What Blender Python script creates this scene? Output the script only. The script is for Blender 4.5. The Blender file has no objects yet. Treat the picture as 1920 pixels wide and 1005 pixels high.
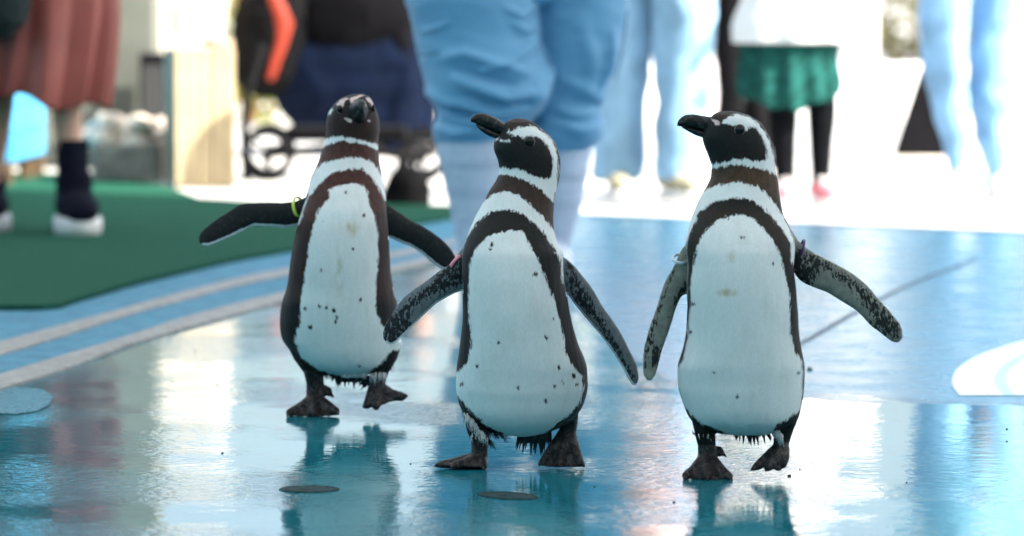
import bpy, bmesh, math, random
import numpy as np
from mathutils import Vector, Matrix, noise as mnoise
random.seed(7); rng = np.random.default_rng(7)
R = math.radians
scene = bpy.context.scene
COL = scene.collection

# ------------------------------------------------------------------ camera
CAM_H, FPX, PW, PH, HORIZON = 0.865, 8000.0, 1920.0, 1005.0, -61.0
PITCH = math.atan((PH / 2 - HORIZON) / FPX)
cam = bpy.data.cameras.new('camera'); cam_ob = bpy.data.objects.new('camera', cam); COL.objects.link(cam_ob)
cam.sensor_width = 36.0; cam.lens = FPX / PW * 36.0
cam.clip_start = 0.1; cam.clip_end = 3000
cam_ob.location = (0, 0, CAM_H); cam_ob.rotation_euler = (R(90) - PITCH, 0, 0)
cam.dof.use_dof = True; cam.dof.focus_distance = 7.5; cam.dof.aperture_fstop = 3.9
cam.dof.aperture_blades = 0
scene.camera = cam_ob
# ------------------------------------------------------------------ light
SUN = Vector((0.75, -0.35, 0.72)).normalized()
el = math.asin(SUN.z); az = math.atan2(SUN.x, SUN.y)
world = bpy.data.worlds.new('World'); scene.world = world; world.use_nodes = True
wn = world.node_tree; bg = wn.nodes['Background']
sky = wn.nodes.new('ShaderNodeTexSky'); sky.sky_type = 'NISHITA'; sky.sun_disc = False
sky.sun_elevation = el; sky.sun_rotation = az; sky.air_density = 1.0; sky.dust_density = 5.0; sky.ozone_density = 1.0
wn.links.new(sky.outputs[0], bg.inputs[0]); bg.inputs[1].default_value = 0.15
sl = bpy.data.lights.new('sun', 'SUN'); sl.energy = 4.4; sl.angle = R(0.6); sl.color = (1.0, 0.95, 0.86)
so = bpy.data.objects.new('sun', sl); COL.objects.link(so)
so.rotation_euler = SUN.to_track_quat('Z', 'Y').to_euler(); so.location = (6, -3, 8)
scene.view_settings.view_transform = 'Standard'; scene.view_settings.look = 'None'
scene.view_settings.gamma = 1.0; scene.view_settings.use_curve_mapping = False
scene.view_settings.exposure = 1.96
scene.cycles.use_denoising = True
scene.cycles.max_bounces = 8; scene.cycles.diffuse_bounces = 4; scene.cycles.glossy_bounces = 4
scene.cycles.sample_clamp_indirect = 10

# ------------------------------------------------------------------ pixel <-> place
cp, sp = math.cos(PITCH), math.sin(PITCH)
def ray(px, py):
    u = (np.asarray(px, float) - PW / 2) / FPX; v = (PH / 2 - np.asarray(py, float)) / FPX
    return u, cp + v * sp, -sp + v * cp
def gp(px, py, z=0.0):
    x, y, w = ray(px, py); t = (z - CAM_H) / w
    return np.array([x * t, y * t, z + 0 * t])
def at(px, py, Y):
    x, y, w = ray(px, py); t = np.asarray(Y, float) / y
    return np.stack(np.broadcast_arrays(x * t, y * t, CAM_H + w * t), -1)
def proj(V):
    X, Y, Z = V[:, 0], V[:, 1], V[:, 2] - CAM_H
    dep = Y * cp - Z * sp; up = Y * sp + Z * cp
    return PW / 2 + FPX * X / dep, PH / 2 - FPX * up / dep
def gdist(py): return float(gp(960, py)[1])

# ------------------------------------------------------------------ mesh helpers
class MB:
    def __init__(s): s.v = []; s.f = []; s.n = 0
    def add(s, V, Fs):
        s.v.append(np.asarray(V, float)); s.f += [tuple(int(i) + s.n for i in f) for f in Fs]; s.n += len(V); return s
    def rings(s, rs, cap=True, closed=True):
        rs = [np.asarray(r) for r in rs]; n = len(rs[0]); V = np.concatenate(rs); F = []
        for i in range(len(rs) - 1):
            for j in range(n if closed else n - 1):
                k = (j + 1) % n
                F.append((i * n + j, i * n + k, (i + 1) * n + k, (i + 1) * n + j))
        if cap and closed:
            F.append(tuple(range(n))[::-1]); F.append(tuple((len(rs) - 1) * n + j for j in range(n)))
        return s.add(V, F)
    def tube(s, pts, rad, n=14, flat=1.0, caps=True):
        P = np.asarray(pts, float); r = np.broadcast_to(np.asarray(rad, float), (len(P),)).copy()
        T = np.gradient(P, axis=0); T /= np.linalg.norm(T, axis=1)[:, None] + 1e-12
        ref = np.array([0, 0, 1.0]) if abs(T[0][2]) < .9 else np.array([0, 1.0, 0])
        if caps:
            e0, e1 = P[0] - T[0] * r[0] * .9, P[-1] + T[-1] * r[-1] * .9
            m0, m1 = P[0] - T[0] * r[0] * .6, P[-1] + T[-1] * r[-1] * .6
            P = np.vstack([e0, m0, P, m1, e1]); T = np.vstack([T[0], T[0], T, T[-1], T[-1]])
            r = np.concatenate([[r[0] * .3, r[0] * .78], r, [r[-1] * .78, r[-1] * .3]])
        a = np.linspace(0, 2 * np.pi, n, endpoint=False); rs = []; nrm = None
        for p, t, q in zip(P, T, r):
            nrm = np.cross(t, ref) if nrm is None else nrm - t * np.dot(nrm, t)
            nrm /= np.linalg.norm(nrm) + 1e-12; b = np.cross(t, nrm)
            rs.append(p + q * (np.cos(a)[:, None] * nrm + flat * np.sin(a)[:, None] * b))
        return s.rings(rs)
    def ball(s, c, r, n=16, m=10):
        r = np.broadcast_to(np.asarray(r, float), (3,)); rs = []
        a = np.linspace(0, 2 * np.pi, n, endpoint=False)
        for t in np.linspace(.12, np.pi - .12, m):
            rs.append(np.asarray(c) + r * np.stack([np.sin(t) * np.cos(a), np.sin(t) * np.sin(a), np.full(n, np.cos(t))], -1))
        return s.rings(rs)
    def box(s, c, d, rz=0.0, bev=0.0):
        c = np.asarray(c, float); d = np.asarray(d, float) / 2
        bm = bmesh.new(); bmesh.ops.create_cube(bm, size=2.0)
        for v in bm.verts: v.co = Vector(v.co * Vector((1, 1, 1))); v.co = Vector((v.co.x * d[0], v.co.y * d[1], v.co.z * d[2]))
        if bev: bmesh.ops.bevel(bm, geom=bm.edges[:], offset=bev, segments=2, affect='EDGES', profile=.5)
        bm.verts.index_update()
        ca, sa = math.cos(rz), math.sin(rz)
        V = [(c[0] + v.co.x * ca - v.co.y * sa, c[1] + v.co.x * sa + v.co.y * ca, c[2] + v.co.z) for v in bm.verts]
        F = [tuple(v.index for v in f.verts) for f in bm.faces]; bm.free()
        return s.add(V, F)
    def slab(s, poly, vec):
        P = np.asarray(poly, float); v = np.asarray(vec, float); n = len(P)
        F = [tuple(range(n))[::-1], tuple(range(n, 2 * n))] + [(i, (i + 1) % n, n + (i + 1) % n, n + i) for i in range(n)]
        return s.add(np.vstack([P - v / 2, P + v / 2]), F)
    def mesh(s, name):
        me = bpy.data.meshes.new(name); me.from_pydata(np.concatenate(s.v).tolist(), [], s.f); me.update()
        bm = bmesh.new(); bm.from_mesh(me); bmesh.ops.recalc_face_normals(bm, faces=bm.faces[:]); bm.to_mesh(me); bm.free()
        return me
def remesh(me, vox, smooth=2, fac=.5):
    ob = bpy.data.objects.new('tmp', me); COL.objects.link(ob)
    m = ob.modifiers.new('r', 'REMESH'); m.mode = 'VOXEL'; m.voxel_size = vox
    if smooth:
        q = ob.modifiers.new('s', 'SMOOTH'); q.factor = fac; q.iterations = smooth
    dg = bpy.context.evaluated_depsgraph_get()
    out = bpy.data.meshes.new_from_object(ob.evaluated_get(dg), depsgraph=dg)
    nm = me.name; bpy.data.objects.remove(ob); bpy.data.meshes.remove(me); out.name = nm
    return out
def verts(me):
    a = np.empty(len(me.vertices) * 3); me.vertices.foreach_get('co', a); return a.reshape(-1, 3)
def normals(me):
    a = np.empty(len(me.vertices) * 3); me.vertices.foreach_get('normal', a); return a.reshape(-1, 3)
def setverts(me, V): me.vertices.foreach_set('co', np.asarray(V, float).ravel()); me.update()
def shade(me, smooth=True): me.polygons.foreach_set('use_smooth', [smooth] * len(me.polygons)); me.update()
def attr(me, name, vals):
    a = me.attributes.new(name, 'FLOAT', 'POINT'); a.data.foreach_set('value', np.asarray(vals, np.float32))
def wrinkle(me, fn):
    """move every vertex along its normal by fn(x, y, z)"""
    V = verts(me); N = normals(me)
    d = np.array([fn(*p) for p in V.tolist()]); setverts(me, V + N * d[:, None])
def link(name, me, mat, parent=None, smooth=True, loc=None):
    o = bpy.data.objects.new(name, me); COL.objects.link(o)
    if mat and not me.materials: me.materials.append(mat)
    if smooth is not None: shade(me, smooth)
    if parent:
        o.parent = parent
        o.location = -Vector(parent.location) if loc is None else loc
    return o
def tag(o, label, cat, group=None):
    o['label'] = label; o['category'] = cat
    if group: o['group'] = group
    return o
def thing(name, label, cat, loc=(0, 0, 0), group=None):
    o = bpy.data.objects.new(name, None); COL.objects.link(o); o.location = Vector([float(c) for c in loc])
    o.empty_display_size = .1
    return tag(o, label, cat, group)
def recentre(o):
    """put the origin of a single-mesh thing at its base"""
    V = verts(o.data); c = np.array([V[:, 0].mean(), V[:, 1].mean(), V[:, 2].min()])
    setverts(o.data, V - c); o.location = Vector(c.tolist()); return o
def pchip(x, y, q):
    x = np.asarray(x, float); y = np.asarray(y, float); h = np.diff(x); d = np.diff(y) / h
    m = np.zeros_like(y)
    for i in range(1, len(x) - 1):
        if d[i - 1] * d[i] > 0:
            w1, w2 = 2 * h[i] + h[i - 1], h[i] + 2 * h[i - 1]; m[i] = (w1 + w2) / (w1 / d[i - 1] + w2 / d[i])
    m[0], m[-1] = d[0], d[-1]
    k = np.clip(np.searchsorted(x, q) - 1, 0, len(x) - 2); t = (q - x[k]) / h[k]
    return (y[k] * (2 * t**3 - 3 * t**2 + 1) + h[k] * m[k] * (t**3 - 2 * t**2 + t) + y[k + 1] * (-2 * t**3 + 3 * t**2) + h[k] * m[k + 1] * (t**3 - t**2))
def loft(mb, rows, Y, n=40, steps=70, sup=2.0, cap=True, bfac=None, mod=None):
    """rows (y, xl, xr[, half depth px, forward px]) traced at distance Y -> a body of elliptic sections"""
    rows = np.array([(list(r) + [None] * 5)[:5] for r in rows], dtype=object)
    pm = FPX / Y; y = rows[:, 0].astype(float); xl = rows[:, 1].astype(float); xr = rows[:, 2].astype(float)
    b = np.array([((r[2] - r[1]) / 2 * (bfac or .95)) if r[3] is None else r[3] for r in rows], float)
    w = np.array([0 if r[4] is None else r[4] for r in rows], float)
    q = np.linspace(y[0], y[-1], steps)
    L, Rr, B, W = (pchip(y, a, q) for a in (xl, xr, b, w)); a = np.linspace(0, 2 * np.pi, n, endpoint=False); rs = []
    ca = np.sign(np.cos(a)) * np.abs(np.cos(a)) ** (2 / sup); sa = np.sign(np.sin(a)) * np.abs(np.sin(a)) ** (2 / sup)
    for i in range(steps):
        k = np.ones(n) if mod is None else mod(i / (steps - 1), a)
        X = (L[i] + Rr[i]) / 2 + (Rr[i] - L[i]) / 2 * ca * k; D = Y - (W[i] + B[i] * sa * k) / pm
        c = at(X, np.full(n, q[i]), np.full(n, Y)); c[:, 1] = D; rs.append(c)
    return mb.rings(rs, cap)
def poly_sd(px, py, poly):
    P = np.asarray(poly, float); Q = np.roll(P, -1, 0); best = np.full(len(px), 1e9); ins = np.zeros(len(px), bool)
    for (x0, y0), (x1, y1) in zip(P, Q):
        ex, ey = x1 - x0, y1 - y0; t = np.clip(((px - x0) * ex + (py - y0) * ey) / (ex * ex + ey * ey + 1e-9), 0, 1)
        best = np.minimum(best, np.hypot(px - x0 - t * ex, py - y0 - t * ey))
        c = ((y0 > py) != (y1 > py)); ins ^= c & (px < (x1 - x0) * (py - y0) / ((y1 - y0) if y1 != y0 else 1e-9) + x0)
    return np.where(ins, best, -best)
def resample(pl, n):
    P = np.asarray(pl, float); s = np.concatenate([[0], np.cumsum(np.linalg.norm(np.diff(P, axis=0), axis=1))]); s /= s[-1]
    q = np.linspace(0, 1, n); return np.stack([pchip(s, P[:, k], q) for k in range(P.shape[1])], -1)

# ------------------------------------------------------------------ materials
class NT:
    def __init__(s, name):
        s.m = bpy.data.materials.new(name); s.m.use_nodes = True; s.t = s.m.node_tree; s.b = s.t.nodes['Principled BSDF']
    def n(s, typ, **kw):
        o = s.t.nodes.new('ShaderNode' + typ)
        for k, v in kw.items(): setattr(o, k, v)
        return o
    def l(s, a, b): s.t.links.new(a, b)
    def val(s, sock, v):
        if hasattr(v, 'is_linked') or hasattr(v, 'links'): s.l(v, sock)
        else: sock.default_value = v
    def math(s, op, a, b=None, clamp=False):
        o = s.n('Math', operation=op, use_clamp=clamp); s.val(o.inputs[0], a)
        if b is not None: s.val(o.inputs[1], b)
        return o.outputs[0]
    def mix(s, f, a, b):
        o = s.n('Mix', data_type='RGBA'); s.val(o.inputs[0], f)
        for k, c in ((6, a), (7, b)):
            if isinstance(c, tuple): o.inputs[k].default_value = (*c, 1)
            else: s.l(c, o.inputs[k])
        return o.outputs[2]
    def attr(s, name): return s.n('Attribute', attribute_name=name).outputs['Fac']
    def coord(s, scale=(1, 1, 1), rot=(0, 0, 0)):
        c = s.n('TexCoord'); mp = s.n('Mapping'); mp.inputs['Scale'].default_value = scale; mp.inputs['Rotation'].default_value = rot
        s.l(c.outputs['Object'], mp.inputs[0]); return mp.outputs[0]
    def noise(s, scale, vec=None, detail=3, rough=.55, dist=0):
        o = s.n('TexNoise'); o.inputs['Scale'].default_value = scale; o.inputs['Detail'].default_value = detail
        o.inputs['Roughness'].default_value = rough; o.inputs['Distortion'].default_value = dist
        s.l(vec if vec else s.coord(), o.inputs['Vector']); return o.outputs[0]
    def ss(s, v, lo, hi, a=0.0, b=1.0):
        o = s.n('MapRange', interpolation_type='SMOOTHSTEP'); s.val(o.inputs[0], v)
        o.inputs[1].default_value = lo; o.inputs[2].default_value = hi; o.inputs[3].default_value = a; o.inputs[4].default_value = b
        return o.outputs[0]
    def bump(s, h, strength, dist=.01):
        o = s.n('Bump'); o.inputs['Strength'].default_value = strength; o.inputs['Distance'].default_value = dist
        s.l(h, o.inputs['Height']); s.l(o.outputs[0], s.b.inputs['Normal']); return o
MATS = {}
def mat(name, col, rough=.6, var=.25, scale=14, bump=.15, bscale=120, spec=.4, metal=0, dist=.004, sheen=0):
    if name in MATS: return MATS[name]
    t = NT(name); c = np.array(col)
    t.l(t.mix(t.ss(t.noise(scale, detail=4), .3, .7), tuple(c * (1 - var)), tuple(np.minimum(c * (1 + var), .95))), t.b.inputs['Base Color'])
    t.l(t.ss(t.noise(scale * 2.3), .3, .7, max(rough - .08, .03), min(rough + .08, 1)), t.b.inputs['Roughness'])
    t.b.inputs['Specular IOR Level'].default_value = spec; t.b.inputs['Metallic'].default_value = metal
    if sheen: t.b.inputs['Sheen Weight'].default_value = sheen
    if bump: t.bump(t.noise(bscale, detail=4), bump, dist)
    MATS[name] = t.m; return t.m

# ================================================================== THE GROUND
def floor_material():
    t = NT('painted_floor'); geo = t.n('TexCoord').outputs['Object']; sep = t.n('SeparateXYZ'); t.l(geo, sep.inputs[0])
    X, Y = sep.outputs[0], sep.outputs[1]
    big = t.noise(1.7, geo, 4); mid = t.noise(7, geo, 5); edge = t.noise(9, geo, 4)
    # how far the water film reaches
    yb = t.math('ADD', t.math('ADD', t.ss(X, -.15, .42, 13.2, 8.62), t.ss(X, .45, 1.1, 0, -.24)), t.math('MULTIPLY', t.math('SUBTRACT', edge, .5), .55))
    wet = t.ss(t.math('SUBTRACT', yb, Y), -.02, .05)
    grain = t.noise(150, geo, 4, .7)
    c1 = t.mix(t.ss(big, .35, .65), (.010, .145, .19), (.014, .185, .235))
    c1 = t.mix(t.ss(mid, .52, .75, 0, .5), c1, (.022, .22, .27))
    c1 = t.mix(t.ss(t.noise(30, geo, 6, .7), .62, .72, 0, .4), c1, (.10, .16, .17))
    dry = t.mix(t.ss(mid, .3, .7), (.045, .20, .31), (.07, .25, .36))
    dry = t.mix(t.ss(t.noise(60, geo, 5, .7), .5, .72, 0, .5), dry, (.035, .14, .20))
    edgeline = t.math('MULTIPLY', t.ss(t.math('ABSOLUTE', t.math('SUBTRACT', yb, Y)), 0, .13, 1, 0), .85)
    dry = t.mix(edgeline, dry, (.02, .09, .14))
    t.l(t.mix(wet, dry, c1), t.b.inputs['Base Color'])
    patch = t.ss(t.noise(2.6, geo, 4), .38, .62)
    pr = t.ss(patch, 0, 1, .02, .06)
    mx = t.n('Mix'); t.l(wet, mx.inputs[0]); t.val(mx.inputs[2], t.ss(mid, .3, .7, .18, .30)); t.l(pr, mx.inputs[3])
    t.l(mx.outputs[0], t.b.inputs['Roughness'])
    t.b.inputs['IOR'].default_value = 1.42
    # ripples and pimples of the wet paint
    st = t.coord((.75, 1.0, 1)); rip = t.noise(62, st, 3, .6, .4); fine = t.noise(24, geo, 2)
    rs = t.math('ADD', t.math('MULTIPLY', rip, t.ss(t.noise(1.9, geo, 3), .42, .62, .10, 1.0)), t.math('MULTIPLY', fine, .35))
    rs = t.math('ADD', rs, t.math('MULTIPLY', t.math('MULTIPLY', grain, t.math('SUBTRACT', 1, wet)), .5))
    t.bump(rs, .5, .0024)
    return t.m
def sheet(name, poly, z, m):
    me = bpy.data.meshes.new(name); me.from_pydata([(float(p[0]), float(p[1]), z) for p in poly], [], [tuple(range(len(poly)))]); me.update()
    if me.polygons[0].normal.z < 0: me.flip_normals()
    o = link(name, me, m, smooth=None); return o
def structure(o): o['kind'] = 'structure'; return o
ground = structure(sheet('ground', [(-400, -300), (400, -300), (400, 900), (-400, 900)], -.012, mat('far_ground', (.42, .42, .40), .8, .15, 2)))
fl = structure(sheet('floor', [(-9, -6), (9, -6), (9, 17), (-9, 17)], 0, floor_material()))
# far floor beyond the shade edge; sun's whiteness partly put into its pale colour
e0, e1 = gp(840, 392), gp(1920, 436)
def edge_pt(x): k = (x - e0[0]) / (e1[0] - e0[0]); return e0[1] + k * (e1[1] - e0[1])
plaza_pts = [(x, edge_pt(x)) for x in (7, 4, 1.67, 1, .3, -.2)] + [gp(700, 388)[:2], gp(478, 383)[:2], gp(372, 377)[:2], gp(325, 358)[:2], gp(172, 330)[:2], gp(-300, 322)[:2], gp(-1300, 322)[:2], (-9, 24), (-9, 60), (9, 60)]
structure(sheet('plaza', plaza_pts, .004, mat('sunlit_pale_floor', (.50, .50, .48), .55, .12, 3, .2)))
# green mat
def mat_green():
    t = NT('green_turf_mat'); g = t.n('TexCoord').outputs['Object']
    t.l(t.mix(t.ss(t.noise(260, g, 3, .7), .35, .65), (.007, .055, .034), (.018, .105, .062)), t.b.inputs['Base Color'])
    t.b.inputs['Roughness'].default_value = .95; t.b.inputs['Specular IOR Level'].default_value = .1
    t.bump(t.noise(420, g, 3), .7, .006); return t.m
low = [(-1200, 640), (-600, 606), (-250, 590), (0, 583), (87, 583), (145, 568), (233, 542), (349, 513), (436, 493), (547, 473), (650, 447), (770, 425), (850, 412), (900, 404)]
top = [(840, 392), (700, 389), (478, 384), (372, 378), (325, 359), (172, 331), (-300, 323), (-1300, 323)]
lowr = resample(np.array([gp(*p)[:2] for p in low]), 60)
pl = [tuple(p) for p in lowr] + [tuple(gp(*p)[:2]) for p in top]
mb = MB(); mb.slab([(p[0], p[1], .009) for p in pl], (0, 0, .012))
gm = mb.mesh('green_mat'); go = link('green_mat', gm, mat_green(), smooth=False)
tag(go, 'green artificial turf mat with curved edge under the skirted person', 'mat'); recentre(go)
# pale kerb strips
def strip(up, lo, h, name, label):
    U = resample(np.array([gp(*p)[:2] for p in up]), 60); L = resample(np.array([gp(*p)[:2] for p in lo]), 60)
    rs = []
    for u, l in zip(U, L):
        rs.append([(l[0], l[1], -.002), (l[0], l[1], h * .75), (l[0] * .93 + u[0] * .07, l[1] * .93 + u[1] * .07, h), (u[0] * .93 + l[0] * .07, u[1] * .93 + l[1] * .07, h), (u[0], u[1], h * .75), (u[0], u[1], -.002)])
    m = MB(); m.rings(rs); o = link(name, m.mesh(name), mat('kerb_stone', (.27, .265, .25), .6, .22, 25, .08, 260, spec=.25), smooth=False)
    tag(o, label, 'kerb', 'pale edging strips across the blue floor'); return recentre(o)
strip([(-1000, 905), (-500, 768), (-200, 690), (0, 643), (116, 612), (233, 580), (349, 548), (466, 519), (541, 504), (740, 474), (850, 452), (960, 436)],
      [(-1000, 950), (-500, 806), (-200, 722), (0, 668), (116, 633), (233, 595), (349, 563), (466, 533), (541, 518), (740, 484), (850, 460), (960, 443)], .006, 'edging_strip', 'pale stone edging strip closer to the green mat')
strip([(-1000, 1030), (-500, 852), (-200, 760), (0, 705), (116, 670), (233, 635), (349, 597), (466, 566), (541, 548), (740, 499), (850, 473), (960, 452)],
      [(-1000, 1085), (-500, 894), (-200, 795), (0, 733), (116, 697), (233, 653), (349, 618), (466, 586), (541, 565), (740, 511), (850, 483), (960, 461)], .007, 'edging_strip', 'pale stone edging strip bordering the wet teal floor')
w_up = [(-1200, 640), (-600, 606), (-250, 590), (0, 583), (87, 583), (145, 568), (233, 542), (349, 513), (436, 493), (547, 473), (650, 447), (770, 425), (850, 412), (900, 404)]
w_lo = [(-1000, 1080), (-500, 890), (-200, 792), (0, 731), (116, 695), (233, 651), (349, 616), (466, 584), (541, 563), (740, 509), (850, 481), (960, 459), (1000, 450)]
structure(sheet('walkway', [tuple(p) for p in resample(np.array([gp(*p)[:2] for p in w_up]), 40)] + [tuple(p) for p in resample(np.array([gp(*p)[:2] for p in w_lo]), 40)[::-1]], .001, mat('dry_blue_paint', (.045, .19, .28), .62, .18, 12, .15, spec=.22)))
# joint, white arch, discs, painted patch, grit
def ribbon(name, pts, w, z, m, label, cat):
    P = resample(np.array([gp(*p)[:2] for p in pts]), 24); T = np.gradient(P, axis=0); T /= np.linalg.norm(T, axis=1)[:, None]
    Nn = np.stack([-T[:, 1], T[:, 0]], -1) * w / 2
    mm = MB(); mm.rings([[(*(p - q), z), (*(p + q), z)] for p, q in zip(P, Nn)], cap=False, closed=False)
    o = link(name, mm.mesh(name), m, smooth=False); tag(o, label, cat); return o
ribbon('floor_joint', [(1440, 672), (1500, 645), (1600, 588), (1700, 537), (1830, 486)], .016, .0012, mat('joint_dark', (.008, .035, .06), .5, .3, 40), 'dark straight joint line crossing the dry blue floor', 'joint')
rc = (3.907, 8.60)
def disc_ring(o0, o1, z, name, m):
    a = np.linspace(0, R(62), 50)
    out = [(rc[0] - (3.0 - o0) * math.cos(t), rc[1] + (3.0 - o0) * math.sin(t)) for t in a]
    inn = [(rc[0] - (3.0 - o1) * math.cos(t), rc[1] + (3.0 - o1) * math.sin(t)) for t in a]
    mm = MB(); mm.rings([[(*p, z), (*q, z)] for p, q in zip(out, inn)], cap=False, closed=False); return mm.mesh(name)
ringr = thing('white_arch', 'bold white arch on the dry blue floor', 'marking', (rc[0] - 3.0, rc[1], 0.0))  # white and pale cyan arc bands laid flat on the floor
wp = mat('arch_white', (.86, .88, .88), .45, .05, 20, .1)
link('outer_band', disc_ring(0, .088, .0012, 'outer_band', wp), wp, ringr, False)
cyp = mat('arch_pale_cyan', (.55, .80, .86), .45, .05, 20, .1)
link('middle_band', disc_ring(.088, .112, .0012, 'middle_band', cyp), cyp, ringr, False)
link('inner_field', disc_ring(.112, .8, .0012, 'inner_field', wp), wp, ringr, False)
dm = mat('worn_metal_disc', (.016, .038, .042), .75, .5, 90, .5, 200, spec=.12)
for (px, py, r, tilt), lab in zip([(580, 918, 57, 0), (952, 930, 58, .5)], ['dark flat metal disc in the reflection of the brown-necked penguin', 'dark flat metal disc in the reflection of the middle penguin']):
    c = gp(px, py); rr = r / (FPX / c[1]); mm = MB(); rs = []
    for z, k in ((-.002, 1.0), (.0012, 1.0), (.0022, .93), (.0014, .86), (.0014, .3), (.0022, .25), (.0022, .05)):
        a = np.linspace(0, 2 * np.pi, 32, endpoint=False); rs.append(np.stack([c[0] + rr * k * np.cos(a), c[1] + rr * k * np.sin(a) * .9 - tilt * rr * k * np.cos(a) * .9, np.full(32, z)], -1))
    mm.rings(rs); o = link('floor_disc', mm.mesh('floor_disc'), dm, smooth=False); tag(o, lab, 'disc', 'metal discs set in the floor'); recentre(o)
pp = [(-40, 728), (30, 726), (80, 731), (100, 745), (92, 760), (70, 771), (30, 777), (-40, 774)]
o = sheet('paint_patch', [gp(*p)[:2] for p in pp], .0012, mat('light_blue_paint', (.022, .165, .215), .3, .15, 30, .2, spec=.3)); tag(o, 'light blue rounded paint patch beside the pale kerb', 'marking')
gm_ = mat('grit', (.02, .025, .03), .8); gi = 0
grit = MB()
for px, py, r in [(1518, 694, 6), (366, 658, 2), (372, 687, 2), (323, 716, 2), (408, 722, 2), (417, 850, 2.5), (1264, 942, 3), (1440, 931, 2), (1480, 893, 4), (1888, 805, 2.5), (1888, 828, 2), (1500, 880, 2), (770, 870, 2), (1700, 905, 2), (1115, 913, 2), (300, 600, 2), (1420, 972, 2)]:
    c = gp(px, py); rr = r / (FPX / c[1]); grit.ball(c + np.array([0, 0, rr * .3]), (rr, rr * 1.2, rr * .6), 8, 5)
for k in range(150):
    px, py = rng.uniform(-60, 1980), rng.uniform(600, 1010); c = gp(px, py); rr = rng.uniform(.4, 1.1) / (FPX / c[1])
    grit.ball(c + np.array([0, 0, rr * .3]), (rr, rr * 1.3, rr * .6), 6, 4)
o = link('floor_grit', grit.mesh('floor_grit'), gm_); o['kind'] = 'stuff'; tag(o, 'tiny dark grit scattered over the wet teal floor', 'grit')

# ------------------------------------------------------------------ canvas roof added out of view to shade the foreground
H = 3.6; off = Vector((SUN.x, SUN.y)) / SUN.z * H
gq = [(-11.0, 15.9 + .67 * 9.8), (8.0, 13.95 - .67 * 6.3), (8.0, -2.5), (-11.0, -2.5)]
rq = [(x + off.x, y + off.y) for x, y in gq]
def canvas():
    t = NT('white_canvas'); t.b.inputs['Base Color'].default_value = (.75, .76, .76, 1); t.b.inputs['Roughness'].default_value = .8
    tr = t.n('BsdfTranslucent'); tr.inputs[0].default_value = (.8, .82, .84, 1); mx = t.n('MixShader'); mx.inputs[0].default_value = .19
    t.l(t.b.outputs[0], mx.inputs[1]); t.l(tr.outputs[0], mx.inputs[2]); t.l(mx.outputs[0], t.t.nodes['Material Output'].inputs[0]); return t.m
can = thing('added_canopy', 'white canvas sheet on steel posts, added unseen to shade the foreground', 'added_canopy', (rq[3][0], rq[3][1], 0))
nu = 16; V = []; Fq = []
for i in range(nu + 1):
    for j in range(nu + 1):
        u, v = i / nu, j / nu
        p = [(1 - v) * ((1 - u) * rq[0][k] + u * rq[1][k]) + v * ((1 - u) * rq[3][k] + u * rq[2][k]) for k in (0, 1)]
        V.append((p[0], p[1], H - .22 * math.sin(math.pi * u) * math.sin(math.pi * v) + .04 * math.sin(u * 9) * math.sin(v * 7)))
for i in range(nu):
    for j in range(nu): a = i * (nu + 1) + j; Fq.append((a, a + 1, a + nu + 2, a + nu + 1))
mm = MB(); mm.add(V, Fq); link('canvas', mm.mesh('canvas'), canvas(), can)
steel = mat('painted_steel', (.55, .56, .57), .4, .1)
for x, y in rq:
    mm = MB(); mm.tube([(x, y, 0), (x, y, H / 2), (x, y, H)], .045, caps=False); link('post', mm.mesh('post'), steel, can)

# added unseen house behind the viewer: blocks front sky and tints light cyan
ph = thing('added_building', 'low turquoise house with door and two windows, added unseen to dim front light', 'added_building', (0, -6.2, 0))
turq = mat('bounce_turquoise', (.05, .40, .48), .8, .08, 3, .3); glass = mat('window_glass', (.03, .05, .06), .08, .1, 3, 0); frm = mat('white_frame', (.75, .75, .74), .5, .05)  # turquoise chosen to tint the light that reaches the penguins
def hb(name, x0, x1, y0, y1, z0, z1, m, par, bev=.004):
    q = MB(); q.box(((x0 + x1) / 2, (y0 + y1) / 2, (z0 + z1) / 2), (x1 - x0, y1 - y0, z1 - z0), 0, bev); me = q.mesh(name); setverts(me, verts(me) - np.array(ph.location)); return link(name, me, m, par, False, (0, 0, 0))
for x0, x1, z0, z1 in [(-17, -5.4, 0, 4.2), (-5.4, -3.6, 0, .9), (-5.4, -3.6, 2.1, 4.2), (-3.6, -.6, 0, 4.2), (-.6, .6, 2.1, 4.2), (.6, 3.6, 0, 4.2), (3.6, 5.4, 0, .9), (3.6, 5.4, 2.1, 4.2), (5.4, 17, 0, 4.2)]:
    hb('wall', x0 + .001, x1 - .001, -6.5, -6.2, z0, z1, turq, ph, 0)
hb('roof', -17.3, 17.3, -12, -5.9, 4.2, 4.45, mat('grey_roof', (.25, .26, .27), .8), ph)
dr = hb('door', -.58, .58, -6.4, -6.34, 0, 2.08, mat('blue_door', (.05, .16, .35), .4), ph); q = hb('handle', .42, .46, -6.34, -6.29, .95, 1.1, steel, dr)
for x0, x1 in ((-5.4, -3.6), (3.6, 5.4)):
    w_ = hb('window', x0 + .02, x1 - .02, -6.42, -6.39, .92, 2.08, glass, ph)
    for a, b, c, d_ in ((x0, x1, .88, .96), (x0, x1, 2.04, 2.12), (x0, x0 + .08, .96, 2.04), (x1 - .08, x1, .96, 2.04)): hb('frame', a, b, -6.38, -6.3, c, d_, frm, w_)

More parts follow.
